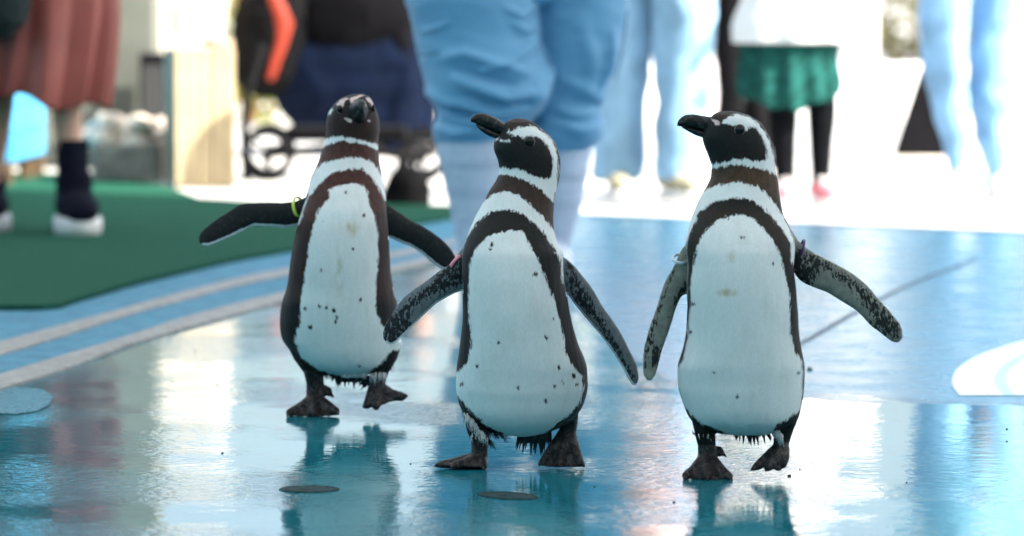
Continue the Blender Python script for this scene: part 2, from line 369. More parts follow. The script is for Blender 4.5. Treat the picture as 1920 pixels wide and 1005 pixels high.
for x_, lab_ in ((-9.0, 'long turquoise wall added unseen on the skirted person side to cut side light'), (13.0, 'long turquoise wall added unseen on the white arch side to cut side light')):  # unseen side walls, added to darken and tint light from the sides
    q = MB(); q.box((x_, 3.0, 1.5), (.25, 17, 3.0), 0, .01); q.box((x_, 3.0, 3.03), (.35, 17.1, .06), 0, .01)
    o = link('added_side_wall', q.mesh('added_side_wall'), turq, smooth=False); tag(o, lab_, 'wall'); recentre(o)
# ================================================================== PENGUINS
def feather_material(name, dark, brown, flip_base, flip_dark, flip_amt):
    t = NT(name); g = t.n('TexCoord').outputs['Object']
    st = t.coord((1, 1, .33)); jag = t.noise(260, st, 5, .72); jag2 = t.noise(110, st, 3, .6)
    # white plumage against dark plumage: distance field, frayed by feather-sized noise
    fw = t.math('ADD', t.math('ADD', t.attr('white'), .0008), t.math('ADD', t.math('MULTIPLY', t.math('SUBTRACT', jag, .5), .0145), t.math('MULTIPLY', t.math('SUBTRACT', jag2, .5), .012)))
    w = t.ss(fw, -.0020, .0020)
    down = t.noise(420, t.coord((1, 1, .3)), 3, .6)
    white = t.mix(t.ss(down, .35, .65), (.66, .69, .69), (.72, .74, .73))
    white = t.mix(t.ss(t.noise(38, t.coord((1, 1, .4)), 4, .6), .45, .75, 0, .35), white, (.56, .57, .53))
    white = t.mix(t.math('MULTIPLY', t.attr('stain'), t.ss(t.noise(60, st, 4), .35, .7)), white, (.42, .33, .16))
    fl = t.noise(700, st, 2); speck = t.ss(t.noise(520, st, 3, .7), .63, .75)
    blk = t.mix(t.ss(fl, .35, .7), tuple(np.array(dark) * .35), tuple(np.array(dark) * 1.0))
    blk = t.mix(t.math('MULTIPLY', speck, .10), blk, (.35, .36, .36))
    br = t.mix(t.ss(t.noise(170, st, 4, .65), .3, .7), tuple(np.array(brown) * .75), tuple(np.array(brown) * 1.5))
    blk = t.mix(t.attr('brown'), blk, br)
    c = t.mix(w, blk, white)
    # flippers: pale underside flecked with black, white trailing edge with the backlit rim put into it
    fs = t.coord((1, 1, .45)); fk = t.math('ADD', t.noise(230, fs, 4, .7), t.math('MULTIPLY', t.attr('flipdark'), .24))
    flc = t.mix(t.ss(t.noise(80, g, 4), .3, .7), tuple(flip_base), tuple(np.array(flip_base) * 1.5))
    flc = t.mix(t.ss(fk, flip_amt, flip_amt + .05), flc, tuple(flip_dark))
    flc = t.mix(t.math('MULTIPLY', t.ss(t.math('ADD', t.attr('trail_rim'), t.math('MULTIPLY', t.math('SUBTRACT', jag, .5), .006)), -.0006, .0008), .9), flc, (.72, .75, .76))
    c = t.mix(t.attr('flip'), c, flc)
    # naked skin of the face and of the legs
    pk = t.ss(t.math('ADD', t.attr('pink'), t.math('MULTIPLY', t.math('SUBTRACT', jag, .5), .006)), -.0006, .0008)
    c = t.mix(pk, c, t.mix(t.ss(t.noise(200, g, 3), .35, .65), (.50, .36, .33), (.62, .50, .47)))
    sk = t.mix(t.ss(t.noise(95, g, 5, .65, .8), .45, .60), (.007, .006, .007), (.055, .044, .043))
    sk = t.mix(t.ss(t.noise(190, g, 4, .7), .60, .7, 0, .6), sk, (.10, .085, .08))
    c = t.mix(t.attr('foot'), c, sk)
    t.l(c, t.b.inputs['Base Color'])
    t.l(t.mix(t.attr('foot'), (.62, .62, .62), (.42, .42, .42)), t.b.inputs['Roughness'])
    t.b.inputs['Specular IOR Level'].default_value = .24
    h = t.math('ADD', t.math('MULTIPLY', down, .6), t.math('MULTIPLY', t.noise(900, st, 2), .4))
    vor = t.n('TexVoronoi', feature='DISTANCE_TO_EDGE'); vor.inputs['Scale'].default_value = 300; t.l(g, vor.inputs['Vector'])
    hf = t.math('MULTIPLY', t.ss(vor.outputs[0], 0, .25), 1.2)
    mixh = t.n('Mix'); t.l(t.attr('foot'), mixh.inputs[0]); t.l(h, mixh.inputs[2]); t.l(hf, mixh.inputs[3])
    t.bump(mixh.outputs[0], .34, .0018)
    return t.m
def keratin():
    t = NT('beak_horn'); st = t.coord((1, 1, 1))
    t.l(t.mix(t.ss(t.noise(120, st, 4, .65), .48, .72), (.005, .005, .005), (.05, .048, .046)), t.b.inputs['Base Color'])
    t.b.inputs['Roughness'].default_value = .42; t.b.inputs['Specular IOR Level'].default_value = .3; t.bump(t.noise(260, t.coord((.3, 1, 1)), 3), .35, .0015); return t.m
BEAK = keratin()
EYE = mat('eye_brown', (.004, .003, .003), .12, .1, 10, 0, spec=.3)
LID = mat('eye_ring_skin', (.20, .15, .14), .5, .2, 200, .2)
TAILM = mat('tail_black', (.014, .013, .014), .5, .4, 300, .3)

def nzp(p, s, k): return mnoise.noise((p[0] * s, p[1] * s, p[2] * s * k))
def penguin(label, y0, rows, blades, tubes, webs, beak_tubes, beak_blades, eyes, ptn, mats, tail, bands, tufts):
    d = gdist(y0); pm = FPX / d
    t_, b_ = rows[0][0], rows[-1][0]
    rows = [(r[0], r[1], r[2], r[3], float(pchip([0, .15, .27, .36, .44, .55, .67, .79, .88, 1], [6, 5, 16, 36, 46, 40, 22, 2, -10, -14], np.array([(r[0] - t_) / (b_ - t_)]))[0])) for r in rows]
    def P(x, y, w=0.0): return at(x, y, d) + np.array([0, -w / pm, 0]) if w == 0 else at(x, y, d - w / pm)
    xc = (rows[-1][1] + rows[-1][2]) / 2
    loc = gp(xc, y0)
    root = thing('penguin', label, 'penguin', loc, 'penguins walking over the wet floor')
    mb = MB(); loft(mb, rows, d, n=48, steps=110, sup=2.15)
    def blade(mb, up, lo, w0, w1, t0, t1, n=26, k=20):
        U, L = resample(up, n), resample(lo, n); a = np.linspace(0, 2 * np.pi, k, endpoint=False); rs = []
        for i in range(n):
            s = i / (n - 1); c = (U[i] + L[i]) / 2; h = (U[i] - L[i]) / 2; th = t0 + (t1 - t0) * s; w = w0 + (w1 - w0) * s
            if i == n - 1: th *= .5
            px = c[0] + h[0] * np.cos(a); py = c[1] + h[1] * np.cos(a)
            rs.append(np.array([P(x, y, w + th * q + 1e-6) for x, y, q in zip(px, py, np.sin(a))]))
        mb.rings(rs)
    for b in blades: blade(mb, *b)
    for tb in tubes: mb.tube([P(*q[:3]) for q in tb], [q[3] * (1.14 if q[3] < 13 else 1) / pm for q in tb], n=14)
    for wb in webs:
        mb.slab([P(*q) for q in wb], np.array([0, 0, 6.0 / pm]) if len(wb) < 9 else 0)
        mb.slab([P(*q) for q in wb], np.array([0, 4.5 / pm, 0]))
    me = remesh(mb.mesh('body'), .0021, 3, .5)
    V = verts(me); px, py = proj(V); w = (d - V[:, 1]) * pm
    ry = np.array([r[0] for r in rows], float); q = np.clip(py, ry[0], ry[-1])
    xl = np.interp(q, ry, [r[1] for r in rows]); xr = np.interp(q, ry, [r[2] for r in rows])
    bb = np.interp(q, ry, [r[3] for r in rows]); wc = np.interp(q, ry, [r[4] if len(r) > 4 else 0 for r in rows])
    rel = (w - wc) / bb
    f = np.full(len(V), -1e3)
    for poly, back in ptn['white']:
        s = poly_sd(px, py, poly)
        if back is not None: s = np.minimum(s, (rel + back) * bb)
        f = np.maximum(f, s)
    for poly in ptn.get('dark', []): f = np.minimum(f, -poly_sd(px, py, poly))
    for sx, sy, sr in ptn['spots']:
        f = np.minimum(f, np.where(rel > 0, np.hypot((px - sx), (py - sy) * .8) - sr * .8, 1e3))
    out = np.maximum(xl - px, px - xr)
    fy0, fy1 = ptn['flip_y']
    infl = np.zeros(len(V)); tr = np.full(len(V), -1e3)
    for b in blades:
        poly = list(map(tuple, b[0])) + list(map(tuple, b[1]))[::-1]
        inside = poly_sd(px, py, poly) > -4
        fl_ = inside & (out > -4) & (py > fy0) & (py < fy1) & (np.abs(w) < 60)
        infl = np.where(fl_, 1, infl)
        lo = np.asarray(b[1], float); dd = np.full(len(V), 1e9)
        for (x0, y_0), (x1, y_1) in zip(lo[1:-1], lo[2:]):
            ex, ey = x1 - x0, y_1 - y_0; tt = np.clip(((px - x0) * ex + (py - y_0) * ey) / (ex * ex + ey * ey), 0, 1)
            dd = np.minimum(dd, np.hypot(px - x0 - tt * ex, py - y_0 - tt * ey))
        tr = np.where(fl_, np.maximum(tr, ptn['trail_rim'] - dd), tr)
    fdk = np.zeros(len(V))
    for poly, soft in ptn['flipdark']: fdk = np.maximum(fdk, np.clip(poly_sd(px, py, poly) / soft + .5, 0, 1))
    foot = np.zeros(len(V))
    for poly in ptn['foot']: foot = np.maximum(foot, np.clip(poly_sd(px, py, poly) / 3 + .5, 0, 1))
    f = np.where(foot > .5, -1e3, f)
    brn = np.zeros(len(V))
    for poly, soft, amt in ptn['brown']: brn = np.maximum(brn, amt * np.clip(poly_sd(px, py, poly) / soft + .5, 0, 1))
    pk = np.full(len(V), -1e3)
    for poly in ptn.get('pink', []): pk = np.maximum(pk, np.where(rel > 0 if ptn.get('pinkfront') else True, poly_sd(px, py, poly), -1e3))
    stn = np.zeros(len(V))
    for sx, sy, rx, ry_ in ptn['stain']: stn = np.maximum(stn, np.where(rel > 0, np.clip(1.2 - np.hypot((px - sx) / rx, (py - sy) / ry_), 0, .75), 0))
    cl = lambda a: np.clip(a, -60, 60) / pm
    for nm, vv in (('white', cl(f)), ('flip', infl), ('trail_rim', cl(tr)), ('flipdark', fdk), ('foot', foot), ('brown', brn), ('pink', cl(pk)), ('stain', stn)): attr(me, nm, vv)
    # soft tufts of plumage break the outline
    Nn = normals(me); dsp = np.array([.0011 * nzp(p, 26, .45) + .0006 * nzp(p, 85, .3) for p in V.tolist()]); V = V + Nn * (dsp * np.where(foot > .5, .4, 1))[:, None]
    setverts(me, V - loc)
    body = link('body', me, mats, root, loc=(0, 0, 0))
    # beak
    bk = MB()
    for up, lo, w0, w1, t0, t1 in beak_blades: blade(bk, up, lo, w0, w1, t0, t1, 18, 16)
    for tb in beak_tubes: bk.tube([P(*q[:3]) for q in tb], [q[3] / pm for q in tb], n=16, flat=tb[0][4] if len(tb[0]) > 4 else 1)
    bme = bk.mesh('beak'); setverts(bme, verts(bme) - loc); link('beak', bme, BEAK, root, loc=(0, 0, 0))
    # eyes: find the skin under each eye pixel
    for ex, ey, r, side, sq in eyes:
        m_ = (np.hypot(px - ex, py - ey) < 5) & ((rel > 0) if side > 0 else (rel < 0))
        pw = w[m_].max() if side > 0 else w[m_].min()
        c = P(ex, ey, pw - side * r * .22) - loc
        em = MB(); em.ball((0, 0, 0), np.array([r * sq, r * .7, r]) / pm, 20, 14)
        eo = link('eye', em.mesh('eye'), EYE, root, loc=Vector(c.tolist()))
        rm = MB(); a = np.linspace(0, 2 * np.pi, 28); n_ = 8; bt = np.linspace(0, 2 * np.pi, n_, endpoint=False); rs = []
        for t_ in a:
            rr = r * 1.06 + r * .09 * np.cos(bt)
            rs.append(np.stack([rr * sq * math.cos(t_), -side * (r * .12 + r * .10 * np.sin(bt)), rr * math.sin(t_)], -1) / pm)
        rm.rings(rs, cap=False); link('eye_ring', rm.mesh('eye_ring'), LID, eo, loc=(0, 0, 0))
    # stiff tail feathers
    if tail:
        tm = MB(); r_ = random.Random(int(y0))
        for (x0, x1, ya, yb, wv, n, lean) in tail:
            for k in range(n):
                s = (k + .5) / n + r_.uniform(-.25, .25) / n; xx = x0 + (x1 - x0) * s; L = yb - ya; yt = ya + L * r_.uniform(.45, 1.15) * (1 - .5 * abs(s - .5))
                xt = xx + (s - .5) * 14 + r_.uniform(-4, 4) + lean; h = r_.uniform(2.2, 3.8)
                ww = wv + r_.uniform(-8, 8)
                tm.rings([[P(xx - h, ya - 10, ww), P(xx, ya - 10, ww + 2), P(xx + h, ya - 10, ww), P(xx, ya - 10, ww - 2)],
                          [P((xx * .45 + xt * .55) - h * .9, ya + (yt - ya) * .55, ww), P(xx * .45 + xt * .55, ya + (yt - ya) * .55, ww + 1.6), P((xx * .45 + xt * .55) + h * .9, ya + (yt - ya) * .55, ww), P(xx * .45 + xt * .55, ya + (yt - ya) * .55, ww - 1.6)],
                          [P(xt - .4, yt, ww), P(xt, yt, ww + .4), P(xt + .4, yt, ww), P(xt, yt, ww - .4)]])
        for (x0, x1, ya, yb, wv, n, lean) in tail:
            ym = ya + (yb - ya) * .42
            tm.rings([[P(x0 - 4, ya - 12, wv - 8), P(x1 + 4, ya - 12, wv - 8), P(x1 + 4, ya - 12, wv + 8), P(x0 - 4, ya - 12, wv + 8)], [P(x0 + lean, ym - 3, wv - 5), P(x1 + lean, ym - 2, wv - 5), P(x1 + lean, ym - 2, wv + 5), P(x0 + lean, ym - 3, wv + 5)], [P(x0 + 8 + lean, ym + 5, wv - 1), P(x1 - 8 + lean, ym + 5, wv - 1), P(x1 - 8 + lean, ym + 5, wv + 1), P(x0 + 8 + lean, ym + 5, wv + 1)]])
        tme = tm.mesh('tail'); setverts(tme, verts(tme) - loc); link('tail', tme, TAILM, root, loc=(0, 0, 0), smooth=False)
    # loose down on thighs and belly hem
    if tufts:
        for col, lst in tufts:
            um = MB(); r_ = random.Random(3)
            for (x0, ya, x1, yb, n, L, dx, wv) in lst:
                for k in range(n * 3):
                    s = r_.random(); xx = x0 + (x1 - x0) * s + r_.uniform(-3, 3); yy = ya + (yb - ya) * s + r_.uniform(-4, 4)
                    l = L * r_.uniform(.5, 1.15); xt = xx + dx * r_.uniform(.3, 1.3) + r_.uniform(-4, 4); yt = yy + l; ww = wv + r_.uniform(-10, 10); h = r_.uniform(.5, 1.0)
                    um.rings([[P(xx - h, yy, ww), P(xx + h, yy, ww + .5), P(xx, yy, ww - 1.2)], [P((xx + xt) / 2 - h * .7, (yy + yt) / 2, ww + 2), P((xx + xt) / 2 + h * .7, (yy + yt) / 2, ww + 2.5), P((xx + xt) / 2, (yy + yt) / 2, ww + 1)],
                              [P(xt - .2, yt, ww + 2), P(xt + .2, yt, ww + 2), P(xt, yt, ww + 1.7)]])
            ume = um.mesh('down_tufts'); setverts(ume, verts(ume) - loc); uo = link('down_tufts', ume, TAILM if col == 'k' else mat('white_down', (.66, .68, .68), .7, .1, 200, 0), root, loc=(0, 0, 0)); uo['kind'] = 'stuff'
    for (bx, by, w_, ax, ay, cx, cy, dw, rr, col, lab) in bands:
        # a plastic loop round the root of a flipper: semi-axis (ax, ay) in the picture plane, dw towards the viewer
        rm = MB(); a = np.linspace(0, 2 * np.pi, 32, endpoint=False)
        pts = np.array([P(bx + ax * math.cos(t_) + cx * math.sin(t_), by + ay * math.cos(t_) + cy * math.sin(t_), w_ + dw * math.sin(t_) + 1e-6) for t_ in a])
        T = np.roll(pts, -1, 0) - np.roll(pts, 1, 0); T /= np.linalg.norm(T, axis=1)[:, None]
        cen = pts.mean(0); rs = []; bt = np.linspace(0, 2 * np.pi, 8, endpoint=False)
        for p_, t_ in zip(pts, T):
            n1 = p_ - cen; n1 /= np.linalg.norm(n1); n2 = np.cross(t_, n1)
            rs.append(p_ - loc + (np.cos(bt)[:, None] * n1 * .8 + np.sin(bt)[:, None] * n2 * 1.7) * rr / pm)
        rs.append(rs[0]); rm.rings(rs, cap=False); bo = link('flipper_band', rm.mesh('flipper_band'), mat('band_' + lab.split()[0], col, .35, .05, 50, 0), root, loc=(0, 0, 0)); bo['label'] = lab
    return root

# ---- penguin with the brown neck, facing the viewer
rows1 = [(176, 662, 682, 14, 0), (180, 648, 691, 28, 0), (188, 634, 697, 40, 2), (200, 623, 703, 47, 3), (214, 615.5, 709, 52, 3), (230, 612.5, 712, 54, 0), (245, 612, 712, 54, -2), (258, 611, 710, 54, -3), (272, 608, 709, 55, -4), (302, 597, 712, 60, -2), (329, 585, 717, 66, 0), (363, 576, 724, 72, 4), (393, 567, 727, 77, 6), (417, 560, 729, 80, 8), (451, 553, 731, 84, 10), (491, 546, 732, 88, 12), (537, 539, 738, 94, 14), (572, 528, 745, 99, 15), (608, 525, 748, 101, 15), (633, 528, 747, 99, 14), (651, 538, 743, 95, 12), (673, 556, 736, 84, 10), (687, 572, 728, 70, 8), (698, 598, 700, 50, 5), (706, 625, 685, 28, 2), (709, 640, 675, 12, 0)]
fl1 = [([(600, 352), (573, 369.7), (546, 378), (505, 379.5), (461, 380), (428, 396), (394, 419), (375, 437), (371, 450), (382, 461)], [(590, 440), (560, 424), (536, 428), (512, 425.6), (478, 424), (451, 436), (421, 450), (400, 459), (388, 462), (382, 461)], 0, 25, 13, 5),
       ([(700, 370), (727, 383), (742, 393), (766, 410), (800, 428), (833, 453), (851, 474), (857, 490), (850, 503)], [(700, 440), (732, 447), (750, 455), (766, 461), (793, 478), (813, 495), (830, 506), (842, 508), (850, 503)], -5, -35, 13, 5)]
tb1 = [[(575, 640, 10, 38), (580, 668, 10, 30), (588, 695, 6, 19), (591, 720, 0, 17), (591, 745, 0, 18), (590, 760, 8, 20)],
       [(590, 752, 5, 17), (560, 768, 22, 10), (543, 774, 36, 6.5)], [(591, 752, 5, 17), (589, 768, 30, 11), (588, 775, 46, 7)], [(591, 752, 5, 17), (617, 766, 24, 11), (630, 771, 36, 7)],
       [(603, 728, -8, 8), (616, 735, -6, 8), (622, 741, -2, 3), (626, 745, 0, 1.6)],
       [(541, 776, 40, 3.2), (538.5, 780, 46, 2)], [(588, 777, 52, 3.4), (588, 781, 57, 2)], [(631, 773, 42, 3.4), (635, 777, 48, 2)],
       [(725, 640, 10, 30), (722, 668, 12, 24), (712, 695, 14, 17), (707, 718, 16, 15), (706, 732, 20, 16)],
       [(703, 730, 22, 14), (695, 748, 38, 10), (687, 761, 48, 7), (681, 764, 54, 2)], [(706, 732, 22, 15), (708, 748, 42, 10), (705, 762, 54, 7)], [(712, 728, 20, 13), (733, 740, 32, 10), (755, 744, 40, 7.5), (763, 742, 46, 2.5)]]
wb1 = [[(590, 752, 5), (543, 777, 34), (563, 779, 40), (588, 780, 46)], [(590, 752, 5), (588, 780, 46), (608, 779, 40), (630, 777, 36)], [(706, 728, 22), (686, 761, 48), (696, 762, 50), (705, 763, 53)], [(706, 728, 22), (705, 763, 53), (730, 752, 44), (755, 747, 40)]]
ptn1 = dict(white=[([(617, 356), (630, 351), (641, 348), (664, 344), (681, 349), (689, 360), (690, 375), (692, 385), (702, 404), (706, 430), (708, 464), (706, 500), (705, 530), (703, 560), (704, 583), (714, 610), (730, 622), (760, 622), (760, 655), (738, 655), (715, 680), (695, 695), (690, 730), (600, 730), (598, 696), (566, 671), (553, 640), (553, 632), (563, 608), (564, 565), (571, 522), (578, 476), (580, 464), (590, 417), (600, 391), (619, 372)], .35),
                   ([(593, 319), (603, 307), (620, 302), (637, 298), (664, 295), (691, 300), (708, 315), (719, 339), (730, 380), (722, 376), (712, 356), (698, 332), (678, 316), (657, 316), (630, 322), (610, 332), (590, 353), (576, 371), (560, 420), (552, 420), (570, 370), (583, 335)], .55),
                   ([(605, 263), (612, 261), (625, 257), (641, 256), (664, 260), (685, 265), (708, 271), (716, 274), (716, 284), (708, 281), (685, 270), (664, 267), (637, 264), (620, 268), (609, 274), (604, 276)], .5),
                   ([(614, 215), (617, 207), (621, 203), (622, 206), (618, 212)], None),
                   ([(738, 540), (744, 560), (752, 575), (752, 545)], None)],
            dark=[[(540, 660), (566, 671), (598, 695), (602, 712), (560, 712)], [(691, 700), (715, 682), (736, 655), (760, 660), (745, 690), (728, 716), (700, 716)]],
            spots=[(661, 467, 3.6), (603.5, 505.5, 3.4), (676, 563, 3.4), (571, 579, 4), (601, 575, 3.8), (611.4, 577, 3.8), (626, 583, 3.5), (632, 595, 3.5), (629, 604, 4), (581.7, 614, 4.2), (614, 619, 2), (649, 362, 3), (681.4, 404, 3.2), (603.6, 415, 3.2), (597, 395, 2.5), (674, 686, 3)],
            flip_y=(350, 520), trail_rim=5.5, flipdark=[([(360, 340), (900, 340), (900, 540), (360, 540)], 5)], foot=[[(560, 694), (610, 697), (640, 735), (650, 800), (520, 800), (565, 740)], [(672, 716), (728, 716), (790, 740), (790, 760), (690, 790), (660, 760)]],
            brown=[([(590, 262), (720, 262), (735, 400), (560, 420)], 14, 1.0), ([(560, 330), (740, 330), (745, 560), (520, 560)], 30, .45), ([(610, 215), (715, 215), (715, 262), (605, 262)], 14, .35)],
            pink=[[(630, 195), (638, 187), (650, 183), (655, 185), (647, 188), (645, 194), (644, 202), (638, 198), (633, 199)], [(657, 183), (676, 178), (683, 179), (674, 183), (664, 188), (661, 195), (658, 198), (656, 189)], [(685, 183), (693, 183), (700.5, 194), (698, 201), (694, 193), (689, 190)], [(643, 221), (652, 221), (661, 225), (659, 231), (652, 228)], [(686, 226), (695, 224), (695, 230)]],
            pinkfront=True, stain=[(636, 518, 8, 38), (660, 425, 14, 20)])
penguin('penguin with reddish brown neck facing forward, yellow band on its raised flipper', 777, rows1, fl1, tb1, wb1,
        [[(670, 211, 36, 22), (672, 205, 60, 17), (675, 199, 82, 13), (677.5, 196, 98, 9.5), (679, 198, 108, 6), (679.5, 204, 112, 3)], [(672, 219, 40, 17), (675, 213, 70, 11), (678, 207, 94, 6)]], [],
        [(637, 205, 7.2, 1, .72), (700, 203, 6.5, 1, .5)], ptn1, feather_material('plumage_brown_neck', (.012, .009, .009), (.050, .017, .012), (.016, .020, .021), (.007, .009, .010), .62),
        [(628, 682, 700, 728, -30, 16, 0), (684, 700, 716, 732, -10, 5, -8)],
        [(560, 389, 2, -5, -19, -9, 4, 17, 2.0, (.55, .72, .10), 'yellow-green plastic band')],
        [('k', [(598, 694, 640, 708, 30, 12, 3, 20), (700, 700, 735, 680, 26, 14, -3, 20)]), ('w', [(696, 702, 722, 700, 40, 16, 0, 24), (640, 700, 690, 700, 30, 8, 0, 28)])])

# ---- middle penguin, head turned to its right
rows2 = [(222.5, 962, 985, 12, 0), (227, 951, 998, 26, 0), (238, 944, 1013, 36, 0), (250, 938, 1028, 42, 0), (262, 928, 1037, 46, 0), (275, 925.5, 1044, 48, 0), (304, 934, 1050.5, 50, 0), (320, 936, 1050.5, 50, -2), (337, 930, 1048, 50, -3), (355, 918, 1044, 53, -2), (374, 908, 1039, 58, 0), (404, 892, 1037, 64, 2), (425, 882, 1038, 70, 4), (448, 873, 1043, 76, 6), (474, 867, 1055, 82, 8), (514, 868, 1056, 88, 10), (550, 868, 1062, 92, 12), (577, 868, 1067, 96, 14), (615, 866, 1075, 101, 15), (645, 863, 1084, 105, 16), (667, 860, 1093, 108, 16), (690, 856, 1101, 109, 16), (724, 854, 1102, 109, 15), (745, 857, 1098, 105, 14), (770, 865, 1088, 96, 12), (790, 880, 1070, 80, 9), (805, 905, 1045, 58, 6), (815, 935, 1010, 35, 3), (819, 960, 990, 15, 0)]
fl2 = [([(890, 455), (868, 464), (847, 492), (821, 509), (796, 528), (770, 547), (757, 558), (738, 584), (721, 611), (717, 630), (724, 643)], [(895, 560), (866, 546.5), (844, 555), (821, 568), (794.6, 592), (768, 618), (752, 634), (744, 643), (733, 647), (724, 643)], 5, 40, 13, 5),
       ([(1030, 470), (1059, 482), (1087, 510), (1105, 533), (1127, 569), (1154, 607), (1180, 656), (1195.5, 690), (1198.5, 709), (1194, 722)], [(1035, 540), (1063, 551), (1078, 573), (1101, 599), (1123.6, 626), (1146, 656), (1165, 686), (1182, 717), (1189, 724), (1194, 722)], 0, 5, 13, 5)]
tb2 = [[(893, 740, 10, 32), (895, 780, 12, 25), (896, 810, 12, 20), (899, 828, 10, 16), (899, 848, 8, 16), (898, 862, 6, 17)],
       [(899, 862, 5, 16), (868, 866, 14, 12), (842, 869.5, 22, 8), (826, 871, 26, 6), (816, 873.5, 28, 2.4)], [(899, 862, 5, 16), (875, 868, 34, 10), (852, 873, 46, 7)], [(900, 862, 5, 16), (905, 869, 30, 9), (906, 874, 44, 7)],
       [(850, 874, 52, 3), (844, 877, 58, 1.8)], [(906, 876, 50, 3), (905, 880, 56, 1.8)],
       [(1055, 740, -10, 34), (1061, 770, -18, 25), (1067, 792, -26, 17), (1064, 815, -26, 16)],
       [(1062, 810, -25, 14), (1035, 845, -8, 10), (1016, 867, 8, 6), (1010, 872, 14, 2.4)], [(1063, 812, -25, 15), (1055, 848, -4, 11), (1050, 869, 12, 7), (1049, 874, 18, 2.5)], [(1066, 812, -25, 14), (1080, 848, -6, 9), (1090, 868, 8, 6), (1096, 875, 14, 2.2)]]
wb2 = [[(899, 858, 8), (828, 871, 26), (838, 873, 36), (852, 873, 46)], [(899, 858, 8), (852, 873, 46), (880, 874, 46), (906, 875, 44)], [(1063, 808, -25), (1014, 872, 8), (1034, 875, 10), (1050, 875, 12)], [(1063, 808, -25), (1050, 875, 12), (1070, 875, 10), (1093, 874, 8)]]
ptn2 = dict(white=[([(896, 462), (905, 452), (921, 440), (940, 436), (958, 433), (975, 434), (984, 438), (990, 452), (995, 464), (1013, 497), (1022, 525), (1025, 532), (1040, 569), (1052, 615), (1059, 660), (1074, 688), (1092, 706), (1093, 730), (1086, 754), (1070, 775), (1045, 795), (1020, 830), (920, 830), (915, 800), (880, 775), (862, 750), (858, 742), (845, 740), (845, 702), (862, 697), (878, 679), (885, 645), (880, 577), (880, 521), (884, 486)], .3),
                   ([(902, 383), (921, 367), (943, 361), (958, 362), (972, 367), (995, 385), (1017, 407), (1035, 429), (1046, 452), (1056, 474), (1060, 500), (1060, 535), (1056, 530), (1054, 500), (1047, 478), (1028, 445), (1006, 421), (980, 400), (950, 392), (921, 396), (895, 415), (873, 446), (860, 480), (856, 470), (873, 440), (888, 410)], .6),
                   ([(952, 247), (960, 244), (969, 241), (985, 237), (995, 236), (1013, 245), (1026, 255), (1035, 265), (1044, 289), (1047, 319), (1042, 356), (1037, 378), (1030, 371), (1013, 354), (991, 341), (965, 330), (945, 327), (930, 328), (932, 316), (939, 315), (965, 317), (987, 325), (1009, 333), (1027, 339), (1033, 330), (1037, 312), (1036, 297), (1027, 271), (1013, 258), (1004, 254), (994, 253), (980, 258), (972, 254), (962, 254)], None),
                   ([(921, 257.6), (932, 260.6), (945, 263.6), (957, 264.6), (957, 265.6), (944, 264.8), (930, 261.8), (920, 258.8)], None)],
            dark=[[(860, 745), (868, 752), (885, 775), (905, 792), (918, 800), (945, 812), (940, 828), (905, 818), (884, 800), (862, 780)], [(1020, 812), (1050, 793), (1075, 772), (1088, 752), (1110, 740), (1110, 830), (1020, 830)]],
            spots=[(920.5, 643, 3.8), (934.5, 643, 4), (1025, 633, 4.3), (895.5, 686, 3.8), (970, 726, 4), (1048, 690, 4), (1039, 726, 4), (1055.5, 718.6, 4.6), (1021.5, 751.5, 4.4), (1058.5, 752.6, 3), (1004, 514, 4.5), (922, 459, 4), (920, 468, 3), (866, 720, 3), (1038, 598, 3), (1076, 705, 4), (1082, 720, 3)],
            flip_y=(450, 740), trail_rim=4.0, flipdark=[([(850, 480), (880, 480), (880, 530), (840, 545), (800, 560), (760, 590), (750, 575), (800, 535)], 16), ([(715, 600), (770, 560), (775, 620), (740, 650), (715, 650)], 14), ([(1055, 480), (1070, 490), (1110, 560), (1150, 630), (1190, 700), (1192, 724), (1175, 700), (1120, 610), (1070, 555)], 16)],
            foot=[[(870, 823), (922, 823), (930, 900), (800, 900), (800, 860), (862, 850)], [(1046, 793), (1060, 787), (1090, 784), (1115, 900), (1000, 900), (1003, 850)]],
            brown=[([(925, 318), (960, 324), (1000, 340), (1040, 376), (1050, 440), (1000, 400), (950, 365), (890, 400)], 10, .75), ([(950, 222), (985, 224), (990, 240), (955, 248)], 10, .5)],
            stain=[])
penguin('penguin with head turned aside in front of white boots, pink band at flipper root', 876, rows2, fl2, tb2, wb2, [],
        [([(962, 236), (949, 233), (934, 223), (921, 217), (906, 212.5), (894, 213), (886, 217.5), (882, 224), (883, 229)], [(962, 256), (950, 254), (936, 250), (922, 244), (910, 239.5), (900, 235), (892, 231.5), (886, 229.5), (883, 229)], 0, 0, 21, 4),
         ([(962, 254), (950, 253), (936, 249), (922, 243.5), (910, 239), (900, 234.5), (892, 232)], [(962, 266), (950, 263.5), (936, 261.5), (922, 257.5), (908, 250), (898, 242), (892, 234)], 0, 0, 17, 4)],
        [(993, 265.5, 9, 1, 1), (993, 265.5, 9, -1, 1)], ptn2, feather_material('plumage_middle', (.010, .009, .009), (.036, .018, .012), (.10, .12, .13), (.008, .011, .014), .655),
        [(975, 1030, 806, 854, -22, 34, -3)],
        [(858, 489, 6, 10, -13, -8, 3, 17, 2.2, (.75, .26, .33), 'pink plastic band')],
        [('k', [(868, 770, 915, 808, 46, 18, 3, 25), (905, 803, 945, 812, 34, 16, 10, 12), (905, 812, 920, 830, 26, 14, 8, 0)]), ('w', [(872, 775, 908, 815, 70, 18, 2, 30), (884, 815, 912, 818, 34, 12, 0, 24)])])

